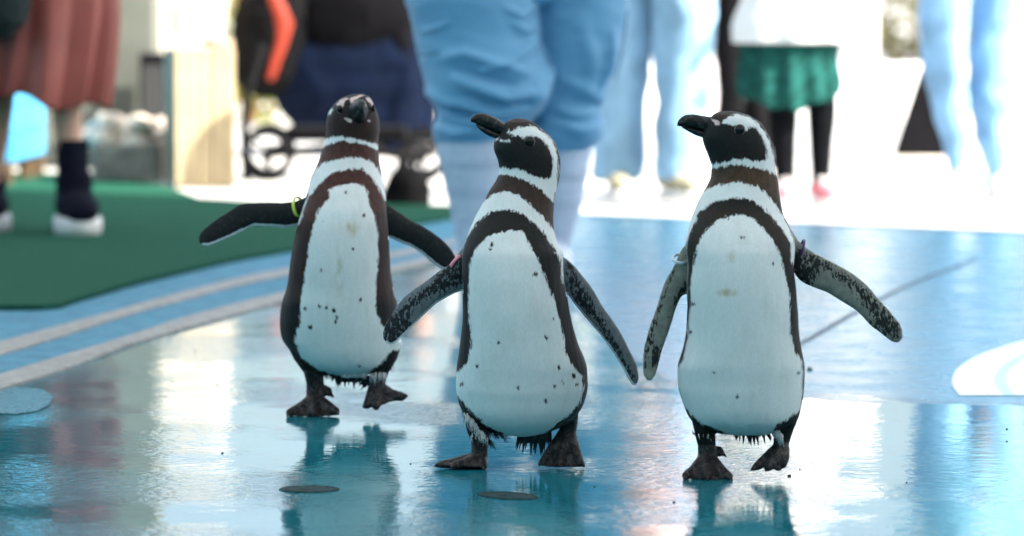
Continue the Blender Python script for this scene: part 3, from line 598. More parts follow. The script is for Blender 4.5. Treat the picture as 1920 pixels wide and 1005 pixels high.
# ---- third penguin, head in profile
rows3 = [(208.5, 1352, 1378, 13, 0), (212, 1341, 1398, 27, 0), (219, 1333, 1411, 36, 0), (231, 1326, 1428, 42, 0), (243, 1321, 1436, 45, 0), (256, 1317, 1442, 47, 0), (267, 1319, 1446, 48, 0), (290, 1327, 1451, 48, 0), (312, 1333, 1454, 48, -2), (328, 1333, 1457, 50, -3), (346, 1326, 1460, 54, -2), (362, 1317, 1461, 58, 0), (396, 1300, 1466, 66, 3), (429, 1288, 1481, 74, 5), (451, 1283, 1489, 78, 7), (470, 1284, 1488, 81, 8), (496, 1287, 1486, 84, 10), (540, 1286, 1490, 88, 12), (578, 1287, 1493, 92, 13), (616, 1286, 1496, 97, 14), (650, 1281, 1502, 102, 15), (691, 1270, 1509, 106, 16), (721, 1271, 1508, 106, 15), (759, 1281, 1503, 100, 13), (785, 1293, 1497, 88, 10), (800, 1310, 1480, 70, 7), (812, 1345, 1450, 45, 4), (816, 1370, 1440, 20, 0)]
fl3 = [([(1310, 445), (1281, 462), (1265, 496), (1245, 532), (1231, 578), (1216, 619), (1205, 672), (1206, 700), (1213, 713)], [(1310, 560), (1284, 552), (1268, 576), (1262, 597), (1247, 642), (1235, 684), (1229, 704), (1221, 714), (1213, 713)], 0, 20, 13, 5),
       ([(1460, 420), (1483, 430), (1497, 452), (1514, 466), (1558, 490), (1595, 510), (1632, 540), (1644, 556), (1674, 589), (1690, 612), (1693.5, 631), (1684, 643)], [(1460, 490), (1486, 508), (1496, 523), (1514, 534), (1547, 547), (1583, 568), (1610, 587), (1632, 610), (1659, 631), (1672, 641), (1684, 643)], 0, 10, 13, 5)]
tb3 = [[(1318, 750, 10, 32), (1320, 785, 12, 24), (1322, 812, 8, 19), (1325, 832, 4, 17), (1326, 850, 2, 18), (1326, 866, 8, 20)],
       [(1324, 862, 6, 17), (1302, 882, 30, 10), (1286, 892, 48, 7)], [(1326, 862, 6, 18), (1326, 884, 38, 12), (1326, 894, 58, 7)], [(1328, 862, 6, 17), (1352, 883, 30, 10), (1367, 893, 48, 7)],
       [(1338, 845, -8, 9), (1350, 847, -6, 9), (1357, 852, -2, 3), (1362, 857, 0, 1.6)],
       [(1284, 895, 54, 3.4), (1282, 899, 58, 2)], [(1326, 897, 64, 3.4), (1326, 901, 68, 2)], [(1369, 896, 54, 3.4), (1373, 901, 58, 2)],
       [(1470, 750, 0, 30), (1471, 785, -2, 25), (1468, 810, -4, 18), (1465, 830, -4, 15), (1464, 842, 0, 16)],
       [(1460, 842, 0, 14), (1436, 862, 14, 10), (1418, 875, 24, 7), (1408, 881, 30, 2.4)], [(1464, 842, 0, 15), (1450, 864, 22, 11), (1440, 876, 34, 8), (1436, 882, 42, 2.6)], [(1468, 842, 0, 13), (1469, 860, 14, 10), (1468, 871, 22, 7)], [(1462, 878, 26, 4), (1456, 880, 32, 3)]]
wb3 = [[(1326, 858, 6), (1285, 896, 47), (1305, 898, 52), (1326, 899, 57)], [(1326, 858, 6), (1326, 899, 57), (1348, 898, 52), (1369, 897, 47)], [(1462, 842, 0), (1420, 874, 24), (1430, 875, 28), (1441, 875, 34)], [(1464, 842, 0), (1441, 875, 34), (1456, 873, 28), (1468, 871, 22)]]
ptn3 = dict(white=[([(1300, 503), (1308, 459), (1326, 430), (1340, 417), (1352, 411), (1370, 406), (1385, 403), (1398, 404), (1411, 410), (1429, 427), (1448, 448), (1462, 481), (1473, 521), (1479, 558), (1480, 600), (1481, 627), (1489, 657), (1503, 678), (1504, 690), (1503, 740), (1499, 768), (1470, 789), (1452, 801), (1446, 830), (1360, 830), (1356, 808), (1315, 793), (1284, 764), (1274, 730), (1262, 730), (1262, 692), (1271, 690), (1281, 676), (1290, 634), (1294, 578), (1295, 553)], .3),
                   ([(1317, 362), (1333, 353), (1347, 347), (1365, 347), (1383, 341), (1401, 347), (1419, 351), (1433, 360), (1444, 369), (1460, 395), (1475, 420), (1490, 450), (1494, 475), (1490, 500), (1485, 490), (1482, 455), (1466, 427), (1448, 408), (1433, 392), (1411, 373), (1378, 369), (1350, 374), (1337, 379), (1311, 397), (1293, 437), (1284, 470), (1276, 470), (1286, 430), (1300, 393)], .6),
                   ([(1354, 231), (1360, 222), (1370, 218), (1383, 215.5), (1401, 219), (1419, 230), (1433, 246), (1444, 266), (1449.5, 290), (1453, 310), (1457, 328), (1448, 322), (1433, 317), (1412, 313), (1392, 309), (1374, 308), (1351, 312), (1333, 316), (1326, 317), (1328, 311), (1347, 307), (1365, 303), (1383, 299), (1401, 300), (1419, 303), (1433, 303), (1438, 296), (1439, 285), (1437, 274), (1428, 255), (1417, 241), (1407, 237), (1398, 243), (1390, 236), (1378, 237), (1368, 234)], None)],
            dark=[[(1270, 760), (1284, 764), (1315, 794), (1356, 808), (1365, 830), (1300, 822)], [(1500, 768), (1472, 788), (1468, 810), (1460, 832), (1530, 832), (1530, 760)]],
            spots=[(1391, 446, 4), (1450, 494, 3.6), (1339, 699, 4.6), (1381, 744, 4.6), (1498, 699, 3.8), (1298, 570, 4), (1295, 623, 3.4), (1367, 410, 2.5), (1375, 412, 2)],
            flip_y=(440, 730), trail_rim=0.5, flipdark=[([(1486, 460), (1530, 475), (1560, 497), (1600, 520), (1640, 560), (1690, 610), (1690, 640), (1660, 630), (1600, 590), (1640, 600), (1600, 545), (1540, 505), (1530, 525), (1515, 545), (1486, 520)], 18), ([(1486, 470), (1510, 485), (1520, 515), (1500, 540), (1480, 500)], 8), ([(1285, 480), (1270, 495), (1240, 570), (1225, 640), (1210, 690), (1205, 660), (1235, 570), (1262, 500)], 14), ([(1222, 650), (1240, 645), (1235, 690), (1218, 690)], 10), ([(1262, 560), (1290, 520), (1290, 560), (1265, 600)], 12)],
            foot=[[(1300, 834), (1345, 834), (1370, 840), (1390, 910), (1265, 910), (1304, 860)], [(1446, 829), (1490, 829), (1490, 895), (1395, 895), (1395, 875)]],
            brown=[([(1325, 312), (1350, 310), (1390, 306), (1430, 314), (1462, 326), (1466, 380), (1430, 358), (1385, 343), (1330, 355), (1310, 372)], 10, .9), ([(1340, 212), (1370, 209), (1372, 217), (1350, 228)], 10, .5), ([(1300, 390), (1480, 390), (1490, 480), (1290, 480)], 20, .25)],
            pink=[[(1334, 223), (1342, 224), (1351, 229), (1349, 235), (1342, 234), (1337, 228)]],
            stain=[(1365, 549, 22, 8), (1372, 480, 10, 14)])
penguin('penguin with beak in profile near the white arch, flippers spread', 893, rows3, fl3, tb3, wb3, [],
        [([(1352, 222), (1340, 220), (1330, 218.5), (1315, 216.5), (1300, 214), (1288, 214.5), (1277, 220), (1270, 230), (1269.5, 236)], [(1352, 252), (1340, 250), (1325, 247), (1312, 243.5), (1300, 241), (1288, 239), (1279, 237.5), (1273, 237), (1269.5, 236)], 0, 0, 20, 4),
         ([(1350, 250), (1338, 249), (1325, 246), (1312, 243), (1300, 240.5), (1288, 238.7), (1278, 237.5)], [(1350, 266), (1336, 263), (1322, 259.5), (1310, 256), (1297, 250), (1286, 244), (1278, 239)], 0, 0, 17, 4)],
        [(1387, 243, 9, 1, 1), (1387, 243, 9, -1, 1)], ptn3, feather_material('plumage_profile', (.010, .009, .009), (.048, .026, .013), (.15, .16, .14), (.010, .011, .011), .645),
        [(1378, 1440, 796, 834, -24, 44, 2)],
        [(1277, 485, 3, 15, 2, -3, 8, 18, 2.0, (.72, .75, .80), 'white plastic band'), (1503, 466, 2, -5, 16, 2, 3, 15, 1.5, (.09, .035, .16), 'purple plastic band')],
        [('k', [(1320, 795, 1358, 808, 34, 8, 6, 20), (1452, 800, 1490, 790, 30, 14, -2, 14), (1300, 808, 1340, 815, 24, 8, 0, 14)]), ('w', [(1452, 800, 1466, 818, 40, 16, 0, 18), (1360, 806, 1440, 808, 40, 6, 0, 20), (1310, 812, 1338, 816, 8, 10, 0, 18)])])

# ================================================================== PEOPLE
def nz(x, y, z, s, o=0): return mnoise.noise((x * s + o, y * s - o, z * s + 2 * o))
def v3(*a): return np.array(a, float)
SKIN = mat('skin', (.50, .30, .22), .5, .1, 40, .1)
def put(name, mb, m, root, vox=None, sm=2, wr=None, smooth=True):
    me = mb.mesh(name)
    if vox: me = remesh(me, vox, sm)
    if wr: wrinkle(me, wr)
    setverts(me, verts(me) - np.array(root.location)); return link(name, me, m, root, smooth, (0, 0, 0))
def folds(a=.006, s=9, seed=0):
    def f(x, y, z):
        n = nz(x, y, z * .55, s, seed); m = nz(x, y, z * 2.2, s * .7, seed + 9)
        return a * ((1 - abs(n) * 2.2) * .8 + m)
    return f
def hand(mb, wr, dirv, side, s):
    """palm, four unequal bent fingers and a thumb, hanging along dirv"""
    d = dirv / np.linalg.norm(dirv); sd = np.cross(d, side); sd /= np.linalg.norm(sd) + 1e-9
    mb.tube([wr, wr + d * .05 * s, wr + d * .09 * s], np.array([.024, .036, .036]) * s, flat=.55)
    for k, L in zip((-1.5, -.5, .5, 1.5), (.062, .078, .084, .074)):
        b = wr + d * .09 * s + sd * k * .019 * s; q = side * .018 * s
        mb.tube([b, b + d * L * .5 * s + q * .3, b + d * L * .92 * s + q * 1.4], np.array([.0098, .0092, .0082]) * s, 8)
    b = wr + d * .03 * s + sd * .026 * s
    mb.tube([b, b + d * .03 * s + sd * .03 * s, b + d * .07 * s + sd * .036 * s + side * .01], np.array([.013, .012, .010]) * s, 8)
def shoe(root, ank, dirv, L, upper, sole, name='shoe', hi=.06, wid=.048, soleh=.03):
    d = np.array([dirv[0], dirv[1], 0.]); d /= np.linalg.norm(d); n = v3(-d[1], d[0], 0); g = v3(ank[0], ank[1], ank[2])
    heel = g - d * L * .27; m = MB(); z0 = v3(0, 0, soleh)
    m.tube([heel + z0 + v3(0, 0, .035), g + z0 + v3(0, 0, .045), g + d * L * .28 + z0 + v3(0, 0, .036), g + d * L * .58 + z0 + v3(0, 0, .026)], [wid * .78, wid * .9, wid, wid * .8], flat=.75)
    m.tube([g + v3(0, 0, soleh + .03), g - d * .01 + v3(0, 0, soleh + .05 + hi)], [wid * .82, wid * .84])
    so_ = put(name, m, upper, root, .007, 2)
    pts = []
    for t in np.linspace(0, 2 * np.pi, 32, endpoint=False):
        u = math.cos(t); w_ = math.sin(t) * wid * (1.02 + .14 * u) * (1.0 if u > -.2 else .98)
        pts.append(heel + d * (L * .47 + u * L * .52) + n * w_)
    m = MB(); P_ = np.array(pts)
    cen = P_.mean(0); rs = []
    for z, k in ((0.0, .93), (.004, 1.0), (soleh * .8, 1.04), (soleh + .006, .98)): q = cen + (P_ - cen) * k; q[:, 2] = g[2] + z; rs.append(q)
    m.rings(rs); me = m.mesh('sole'); setverts(me, verts(me) - np.array(root.location)); link('sole', me, sole, so_, True, (0, 0, 0))
    # laces and heel tab
    m = MB()
    for k in range(4):
        c = g + d * L * (.12 + .085 * k) + v3(0, 0, soleh + .085 - .011 * k); m.tube([c - n * wid * .55, c + v3(0, 0, .006), c + n * wid * .55], .0045, 6)
    me = m.mesh('laces'); setverts(me, verts(me) - np.array(root.location)); link('laces', me, sole, so_, True, (0, 0, 0))
    return so_
def upper_body(root, mb, hip, face, s, chest=None, neck=None, elbows=None, wrists=None, top=None, hair=None, hairlen=.0, hem=None):
    """torso, arms, hands and head into mb (one body); top garment and hair as parts"""
    f = v3(math.cos(face), math.sin(face), 0); n = v3(-f[1], f[0], 0); hip = np.asarray(hip, float)
    chest = hip + v3(0, 0, .36 * s) if chest is None else np.asarray(chest); neck = chest + (chest - hip) / np.linalg.norm(chest - hip) * .17 * s if neck is None else np.asarray(neck)
    up = neck - chest; up /= np.linalg.norm(up)
    mb.tube([hip, (hip + chest) / 2, chest, neck - up * .05 * s], np.array([.125, .105, .125, .06]) * s, 20, 1)
    hd = neck + v3(0, 0, .14 * s) + f * .02 * s
    mb.tube([neck - up * .08 * s, neck + v3(0, 0, .05 * s)], .052 * s)
    mb.ball(hd, np.array([.076, .076, .112]) * s); mb.ball(hd + f * .03 * s - v3(0, 0, .05 * s), np.array([.055, .055, .055]) * s)
    mb.tube([hd + f * .085 * s + v3(0, 0, .02 * s), hd + f * .10 * s - v3(0, 0, .02 * s)], [.009 * s, .014 * s], 8)
    mb.tube([hd + f * .078 * s - v3(0, 0, .052 * s) - n * .02 * s, hd + f * .084 * s - v3(0, 0, .05 * s), hd + f * .078 * s - v3(0, 0, .052 * s) + n * .02 * s], .007 * s, 8)
    for k in (-1, 1): mb.ball(hd + n * k * .077 * s, np.array([.02, .02, .032]) * s, 8, 6)
    tm = MB(); tm.tube([hip - v3(0, 0, .02 if hem is None else hem), (hip + chest) / 2, chest, neck - up * .035 * s], np.array([.165, .150, .160, .070]) * s, 24)
    for i, k in enumerate((-1, 1)):
        sh = chest + up * .10 * s + n * k * .17 * s
        eb = sh + v3(0, 0, -.27 * s) + n * k * .05 * s - f * .03 * s if elbows is None else np.asarray(elbows[i])
        wr = eb + v3(0, 0, .04 * s) + f * .22 * s - n * k * .08 * s if wrists is None else np.asarray(wrists[i])
        mb.tube([chest + up * .09 * s + n * k * .07 * s, sh, (sh + eb) / 2, eb, (eb + wr) / 2, wr], np.array([.05, .05, .043, .038, .036, .026]) * s)
        hand(mb, wr, wr - eb, -n * k, s)
        tm.tube([chest + up * .08 * s + n * k * .06 * s, sh, (sh + eb) / 2, eb, eb * .25 + wr * .75], np.array([.075, .068, .060, .055, .05]) * s)
    put('top', tm, top, root, .012, 3, folds(.007, 8, 3))
    hm = MB(); hm.ball(hd - f * .012 * s + v3(0, 0, .025 * s), np.array([.086, .086, .108]) * s)
    if hairlen: hm.tube([hd - f * .05 * s, hd - f * .075 * s - v3(0, 0, hairlen * .5), hd - f * .07 * s - v3(0, 0, hairlen)], [.075 * s, .07 * s, .04 * s])
    me = hm.mesh('hair'); me = remesh(me, .008, 2); V = verts(me)
    # open the face
    dd = (V - hd) @ f; zz = V[:, 2] - hd[2]; V = V - np.outer(np.where((dd > .03 * s) & (zz < .045 * s), (dd - .03 * s) * 1.1, 0), f); setverts(me, V - np.array(root.location))
    link('hair', me, hair, root, True, (0, 0, 0))
    em = MB()
    for k in (-1, 1):
        e_ = MB(); e_.ball(hd + f * .070 * s + n * k * .030 * s + v3(0, 0, .012 * s), .010 * s, 10, 8); put('eye', e_, EYE, root)
def legs(mb, hip, knees, anks, s=1, face=-math.pi / 2):
    n = v3(-math.sin(face), math.cos(face), 0)
    for k, kn, an in zip((-1, 1), knees, anks):
        h = np.asarray(hip) + n * k * .08 * s; kn = np.asarray(kn); an = np.asarray(an)
        mb.tube([h, h * .5 + kn * .5, kn, kn * .6 + an * .4, an], np.array([.088, .07, .05, .048, .034]) * s)
BLACKH = mat('dark_hair', (.012, .009, .008), .4, .3, 60, .4)
def W(px, py, d): return at(px, py, d)

# ---- keeper in blue work trousers and white rubber boots
dk = 11.7; pk_ = FPX / dk
kp = thing('person', 'person in blue work trousers tucked into white rubber boots behind the middle penguin', 'person', v3(*gp(960, 530)), 'people standing round the penguins')
hipk = W(968, -95, dk + .06); kb = MB()
legs(kb, hipk, [W(905, 150, dk), W(1070, 150, dk + .07)], [W(908, 470, dk), W(1035, 470, dk + .07)])
work_top = mat('sky_work_shirt', (.15, .36, .56), .7, .12, 8, .2)
upper_body(kp, kb, hipk, -math.pi / 2, 1.12, top=work_top, hair=BLACKH)
put('body', kb, SKIN, kp, .010, 2)
def work_trouser():
    t = NT('blue_work_trousers'); g = t.n('TexCoord').outputs['Object']
    t.l(t.mix(t.ss(t.noise(5, g, 4), .3, .7), (.105, .285, .47), (.125, .325, .52)), t.b.inputs['Base Color'])
    t.b.inputs['Roughness'].default_value = .62; t.b.inputs['Sheen Weight'].default_value = .25; t.b.inputs['Specular IOR Level'].default_value = .3
    t.bump(t.noise(420, t.coord((1, 1, .4)), 3), .18, .002); return t.m
tr = MB()
loft(tr, [(-190, 800, 985), (-100, 775, 1000), (0, 757, 1010), (25, 766, 1011), (60, 775, 1010), (114, 785, 1028), (140, 791, 1036), (174, 800, 1034), (204, 817, 1019), (220, 821, 1003), (239, 811, 985), (258, 812, 968), (276, 822, 958)], dk, 48, 70)
loft(tr, [(-190, 970, 1150), (-100, 985, 1178), (0, 1000, 1180), (50, 1000, 1177), (100, 1003, 1170), (130, 1004, 1161), (148, 1005, 1152), (169, 1005, 1143), (199, 1000, 1127), (225, 995, 1128), (254, 992, 1131), (275, 995, 1112), (292, 1000, 1085)], dk + .07, 48, 70)
tr.tube([W(890, -120, dk + .05), W(975, -130, dk + .05), W(1065, -120, dk + .05)], [.15, .17, .15])
me = remesh(tr.mesh('trousers'), .0055, 3)
V = verts(me); N = normals(me); px_, py_ = proj(V)
def ridge(x, y, pts, wdt, amp):
    """one cloth fold: a soft ridge along a polyline in picture pixels"""
    P_ = np.asarray(pts, float); best = np.full(len(x), 1e9); tt = np.zeros(len(x)); nseg = len(P_) - 1
    for i in range(nseg):
        ex, ey = P_[i + 1] - P_[i]; t_ = np.clip(((x - P_[i][0]) * ex + (y - P_[i][1]) * ey) / (ex * ex + ey * ey), 0, 1)
        dd = np.hypot(x - P_[i][0] - t_ * ex, y - P_[i][1] - t_ * ey); k = dd < best; best = np.where(k, dd, best); tt = np.where(k, (i + t_) / nseg, tt)
    return amp * np.exp(-(best / wdt) ** 2) * np.sin(np.pi * np.clip(tt * .92 + .04, 0, 1)) ** .5
disp = np.zeros(len(V)); front = N[:, 1] < .35
for pts, wd, am in [([(860, 150), (900, 165), (950, 182), (1000, 172), (1030, 140)], 12, .020), ([(830, 110), (870, 100), (930, 120), (985, 138)], 10, .014), ([(880, 200), (930, 212), (985, 200), (1022, 170)], 10, .018), ([(830, 215), (870, 228), (920, 232), (970, 225)], 8, .014), ([(800, 170), (835, 190), (880, 196)], 9, .014),
                    ([(905, 135), (950, 122), (990, 90), (1006, 60)], 9, .013), ([(960, 40), (985, 60), (1005, 40)], 9, .010), ([(790, 60), (820, 52), (845, 42)], 5, .006), ([(950, 15), (975, 30), (1000, 10)], 8, .010), ([(820, 240), (850, 250), (900, 244)], 7, .010),
                    ([(1060, 150), (1100, 170), (1135, 190)], 14, .012), ([(1050, 235), (1090, 245), (1125, 235)], 12, .014), ([(1090, 40), (1110, 110), (1105, 160)], 16, .010), ([(1150, 60), (1145, 120), (1125, 165)], 8, .010), ([(1040, 205), (1080, 215), (1110, 208)], 10, .008),
                    ([(880, 180), (925, 195), (985, 188)], 6, -.012), ([(850, 130), (900, 145), (960, 158)], 7, -.012), ([(835, 203), (870, 212), (930, 222)], 6, -.012), ([(1040, 222), (1085, 230), (1122, 222)], 6, -.009)]:
    disp += np.where(front, ridge(px_, py_, pts, wd, am * 1.4), 0)
disp += np.array([.004 * nz(*p, 7, 1) + .003 * nz(p[0], p[1], p[2] * 2, 16, 5) for p in V.tolist()])
setverts(me, V + N * disp[:, None] - np.array(kp.location)); link('trousers', me, work_trouser(), kp, True, (0, 0, 0))
sm = MB(); sm.tube([W(x, y, dk - .118 + .07) for x, y in [(1176, 20), (1170, 80), (1160, 125), (1154, 145)]], .0022, 6); put('seam', sm, mat('dark_blue_thread', (.03, .10, .2), .7), kp)
sm = MB(); sm.tube([W(x, y, dk - .127) for x, y in [(783, 104), (800, 103), (820, 98), (846, 90)]], .0022, 6); put('pocket_seam', sm, MATS['dark_blue_thread'], kp)
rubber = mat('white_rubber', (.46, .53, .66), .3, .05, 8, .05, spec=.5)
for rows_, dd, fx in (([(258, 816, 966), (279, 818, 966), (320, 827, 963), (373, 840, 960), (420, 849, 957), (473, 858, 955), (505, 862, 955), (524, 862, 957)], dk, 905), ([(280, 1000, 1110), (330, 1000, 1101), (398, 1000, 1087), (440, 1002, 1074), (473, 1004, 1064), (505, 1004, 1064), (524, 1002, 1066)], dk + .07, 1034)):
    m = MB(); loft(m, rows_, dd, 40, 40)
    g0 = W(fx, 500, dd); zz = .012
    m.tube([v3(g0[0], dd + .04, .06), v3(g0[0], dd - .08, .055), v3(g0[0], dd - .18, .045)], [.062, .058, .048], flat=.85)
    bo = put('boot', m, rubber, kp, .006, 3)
    ys = [r[0] for r in rows_]
    for yy in (rows_[0][0] + 4, rows_[0][0] + 40, rows_[0][0] + 48, rows_[0][0] + 92, rows_[0][0] + 101, rows_[0][0] + 150):
        xa = np.interp(yy, ys, [r[1] for r in rows_]); xb = np.interp(yy, ys, [r[2] for r in rows_]); c = (xa + xb) / 2; hw = (xb - xa) / 2 + .9
        xa2 = np.interp(yy + 4, ys, [r[1] for r in rows_]); xb2 = np.interp(yy + 4, ys, [r[2] for r in rows_]); hw2 = (xb2 - xa2) / 2 + .9; c2 = (xa2 + xb2) / 2
        a = np.linspace(0, 2 * np.pi, 48, endpoint=False); rs = []
        for q, cc, h_ in ((yy - .2, c, hw - 2), (yy, c, hw), (yy + 3.2, c2, hw2), (yy + 3.5, c2, hw2 - 2)):
            P_ = at(cc + h_ * np.cos(a), np.full(48, q) + 5 * np.sin(a) * .6, np.full(48, dd)); P_[:, 1] = dd - h_ * .95 * np.sin(a) / (FPX / dd); rs.append(P_)
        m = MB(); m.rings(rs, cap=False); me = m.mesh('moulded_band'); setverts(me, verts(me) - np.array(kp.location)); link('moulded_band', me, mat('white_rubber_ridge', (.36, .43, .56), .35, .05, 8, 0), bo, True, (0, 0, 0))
    pts = []
    for t in np.linspace(0, 2 * np.pi, 32, endpoint=False): pts.append(v3(g0[0] + math.sin(t) * .062, dd - .055 - math.cos(t) * .165, 0))
    P_ = np.array(pts); rs = []
    for z, k in ((0, .95), (.005, 1.0), (.02, 1.03), (.026, .97)): q = P_.mean(0) + (P_ - P_.mean(0)) * k; q[:, 2] = z; rs.append(q)
    m = MB(); m.rings(rs); me = m.mesh('sole'); setverts(me, verts(me) - np.array(kp.location)); link('sole', me, mat('boot_sole_grey', (.45, .48, .52), .5), bo, True, (0, 0, 0))

# ---- person in a terracotta pleated skirt on the green mat
dw = 13.75
wo = thing('person', 'person in terracotta pleated skirt and navy trainers walking on the green mat', 'person', v3(*gp(90, 440)), 'people standing round the penguins')
hipw = W(75, -60, dw); wbm = MB()
ankR, ankL = W(140, 425, dw - .02), W(-22, 412, dw + .12)
legs(wbm, hipw, [W(118, 120, dw), W(8, 120, dw)], [ankR + v3(0, 0, .07), ankL + v3(0, 0, .07)])
upper_body(wo, wbm, hipw, -math.pi / 2 + .3, .95, top=mat('teal_knit', (.012, .035, .042), .9, .3, 60, .6, 200), hair=BLACKH, hairlen=.2)
put('body', wbm, SKIN, wo, .010, 2)
def skirt_mat(name, col):
    t = NT(name); g = t.n('TexCoord').outputs['Object']
    t.l(t.mix(t.ss(t.noise(6, g, 4), .3, .7), tuple(np.array(col) * .85), tuple(np.array(col) * 1.15)), t.b.inputs['Base Color'])
    t.b.inputs['Roughness'].default_value = .4; t.b.inputs['Specular IOR Level'].default_value = .4; t.bump(t.noise(300, g, 3), .1, .002); return t.m
m = MB()
def pleats(s, a): return 1 + (.04 + .17 * s) * (np.abs(np.mod(a * 7.5 / np.pi + .35 * np.sin(3 * a), 1) - .5) * 2 - .5) + .035 * s * np.sin(5 * a + 1) 
loft(m, [(-150, 5, 150), (-80, -40, 195), (0, -58, 216), (124, -66, 204), (196, -72, 190)], dw, 220, 40, cap=False, mod=pleats, bfac=.8)
me = m.mesh('skirt'); V = verts(me); px_, py_ = proj(V); V[:, 2] += np.where(py_ > 60, (py_ - 60) / 136, 0) * .02 * np.sin(px_ * .045) - np.where(py_ > 120, (py_ - 120) / 76, 0) * .018 * np.clip((px_ - 120) / 60, -1, 1)
setverts(me, V - np.array(wo.location)); ob = link('skirt', me, skirt_mat('terracotta_satin', (.30, .075, .060)), wo, True, (0, 0, 0)); sd_ = ob.modifiers.new('thick', 'SOLIDIFY'); sd_.thickness = .004
navy = mat('navy_knit_shoe', (.004, .005, .012), .9, .3, 40, .4, spec=.1); wsole = mat('white_sole', (.62, .62, .62), .55, .08, 30)
for an, dv in ((ankR, (.25, -1)), (ankL, (.1, -1))):
    shoe(wo, v3(an[0], dw - .02 if an is ankR else dw + .12, .012), dv, .26, navy, wsole, hi=.075, wid=.072, soleh=.05)
    sk_ = MB(); sk_.tube([v3(an[0], an[1], .10), v3(an[0] - .005, an[1] + .01, .20), v3(an[0] - .008, an[1] + .015, .31)], [.054, .050, .054], caps=False); put('sock', sk_, navy, wo)
bagt = thing('shoulder_bag', 'dark knitted shoulder bag hanging beside the terracotta skirt', 'bag', W(10, 72, dw - .25))
m = MB(); loft(m, [(-160, -40, 46), (-80, -60, 58), (0, -62, 58), (40, -58, 48), (62, -40, 28), (72, -20, 8)], dw - .25, 30, 30); put('pouch', m, mat('charcoal_knit', (.010, .020, .022), .9, .4, 50, .8, 160), bagt, .008, 2, folds(.006, 20, 2))
m = MB(); m.tube([W(-35, -150, dw - .25), W(0, -420, dw - .2), W(36, -150, dw - .25)], .012); put('strap', m, MATS['charcoal_knit'], bagt)

# ---- crouching person in black and navy
dc = 19.5
cr = thing('person', 'crouching person in black jacket and navy trousers behind the brown-necked penguin', 'person', v3(*gp(640, 296)), 'people standing round the penguins')
hipc = W(585, 135, dc + .1); cb = MB(); kneeA, kneeB = W(770, 120, dc - .05), W(765, 140, dc + .25); anA, anB = W(740, 268, dc - .1), W(700, 268, dc + .3)
for k_, a_, o_ in ((kneeA, anA, -.1), (kneeB, anB, .1)):
    cb.tube([hipc + v3(0, o_, 0), (hipc + k_) / 2 + v3(0, o_, 0), k_, (k_ + a_) / 2, a_], [.07, .06, .045, .04, .035])
chc = hipc + v3(.30, 0, .20); nec = chc + v3(.14, 0, .08)
upper_body(cr, cb, hipc, 0.15, 1.0, chest=chc, neck=nec, elbows=[chc + v3(.10, -.22, -.16), chc + v3(.10, .22, -.16)], wrists=[chc + v3(.30, -.10, -.05), chc + v3(.30, .10, -.05)], top=mat('black_jacket', (.002, .002, .003), .95, .3, 10, .3, spec=.06), hair=BLACKH)
put('body', cb, SKIN, cr, .010, 2)
m = MB(); loft(m, [(-50, 610, 720), (-30, 570, 770), (0, 545, 795), (40, 540, 805), (80, 545, 795), (125, 565, 720)], dc + .06, 36, 30, bfac=.75); put('jacket_skirt', m, MATS['black_jacket'], cr, .010, 3, folds(.010, 7, 8))
m = MB(); loft(m, [(60, 560, 805), (85, 530, 826), (120, 510, 826), (160, 505, 824), (200, 520, 820), (240, 560, 815), (270, 640, 810), (292, 690, 800)], dc, 40, 40, bfac=.45)
m.tube([hipc + v3(0, .1, -.05), (hipc + kneeB) / 2 + v3(0, .1, -.05), kneeB, (kneeB + anB) / 2, anB], [.13, .12, .09, .08, .07]); m.tube([hipc + v3(0, -.1, 0), (hipc + kneeA) / 2 + v3(0, -.08, 0), kneeA, (kneeA + anA) / 2, anA + v3(0, 0, .02)], [.13, .125, .11, .09, .075])
put('trousers', m, mat('navy_cotton', (.0015, .0045, .015), .95, .2, 9, .3, spec=.08), cr, .010, 3, folds(.010, 7, 4))
dshoe = mat('dark_leather', (.012, .012, .014), .4, .3, 30, .2)
for an in (anA, anB): shoe(cr, v3(an[0], an[1], .004), (1, -.25), .27, dshoe, mat('dark_sole', (.05, .05, .05), .6))
bp = thing('backpack', 'black backpack with bright red strap on the crouching person', 'backpack', W(500, 180, dc - .05))
m = MB(); loft(m, [(-32, 480, 550), (-10, 452, 575), (40, 436, 580), (90, 434, 575), (140, 440, 565), (165, 456, 545), (182, 480, 520)], dc - .05, 36, 40, bfac=.8); put('pouch', m, mat('black_nylon', (.002, .002, .0025), .9, .3, 20, .3, spec=.1), bp, .009, 3, folds(.010, 12, 6))
m = MB(); P_ = [W(x, y, dc - .19) for x, y in [(508, -18), (522, 15), (533, 45), (528, 80), (518, 110), (508, 145)]]; m.tube(P_, [.020, .034, .040, .027, .022, .017], 10, flat=.35); put('strap', m, mat('red_webbing', (.24, .022, .007), .6, .1, 30, .3), bp)

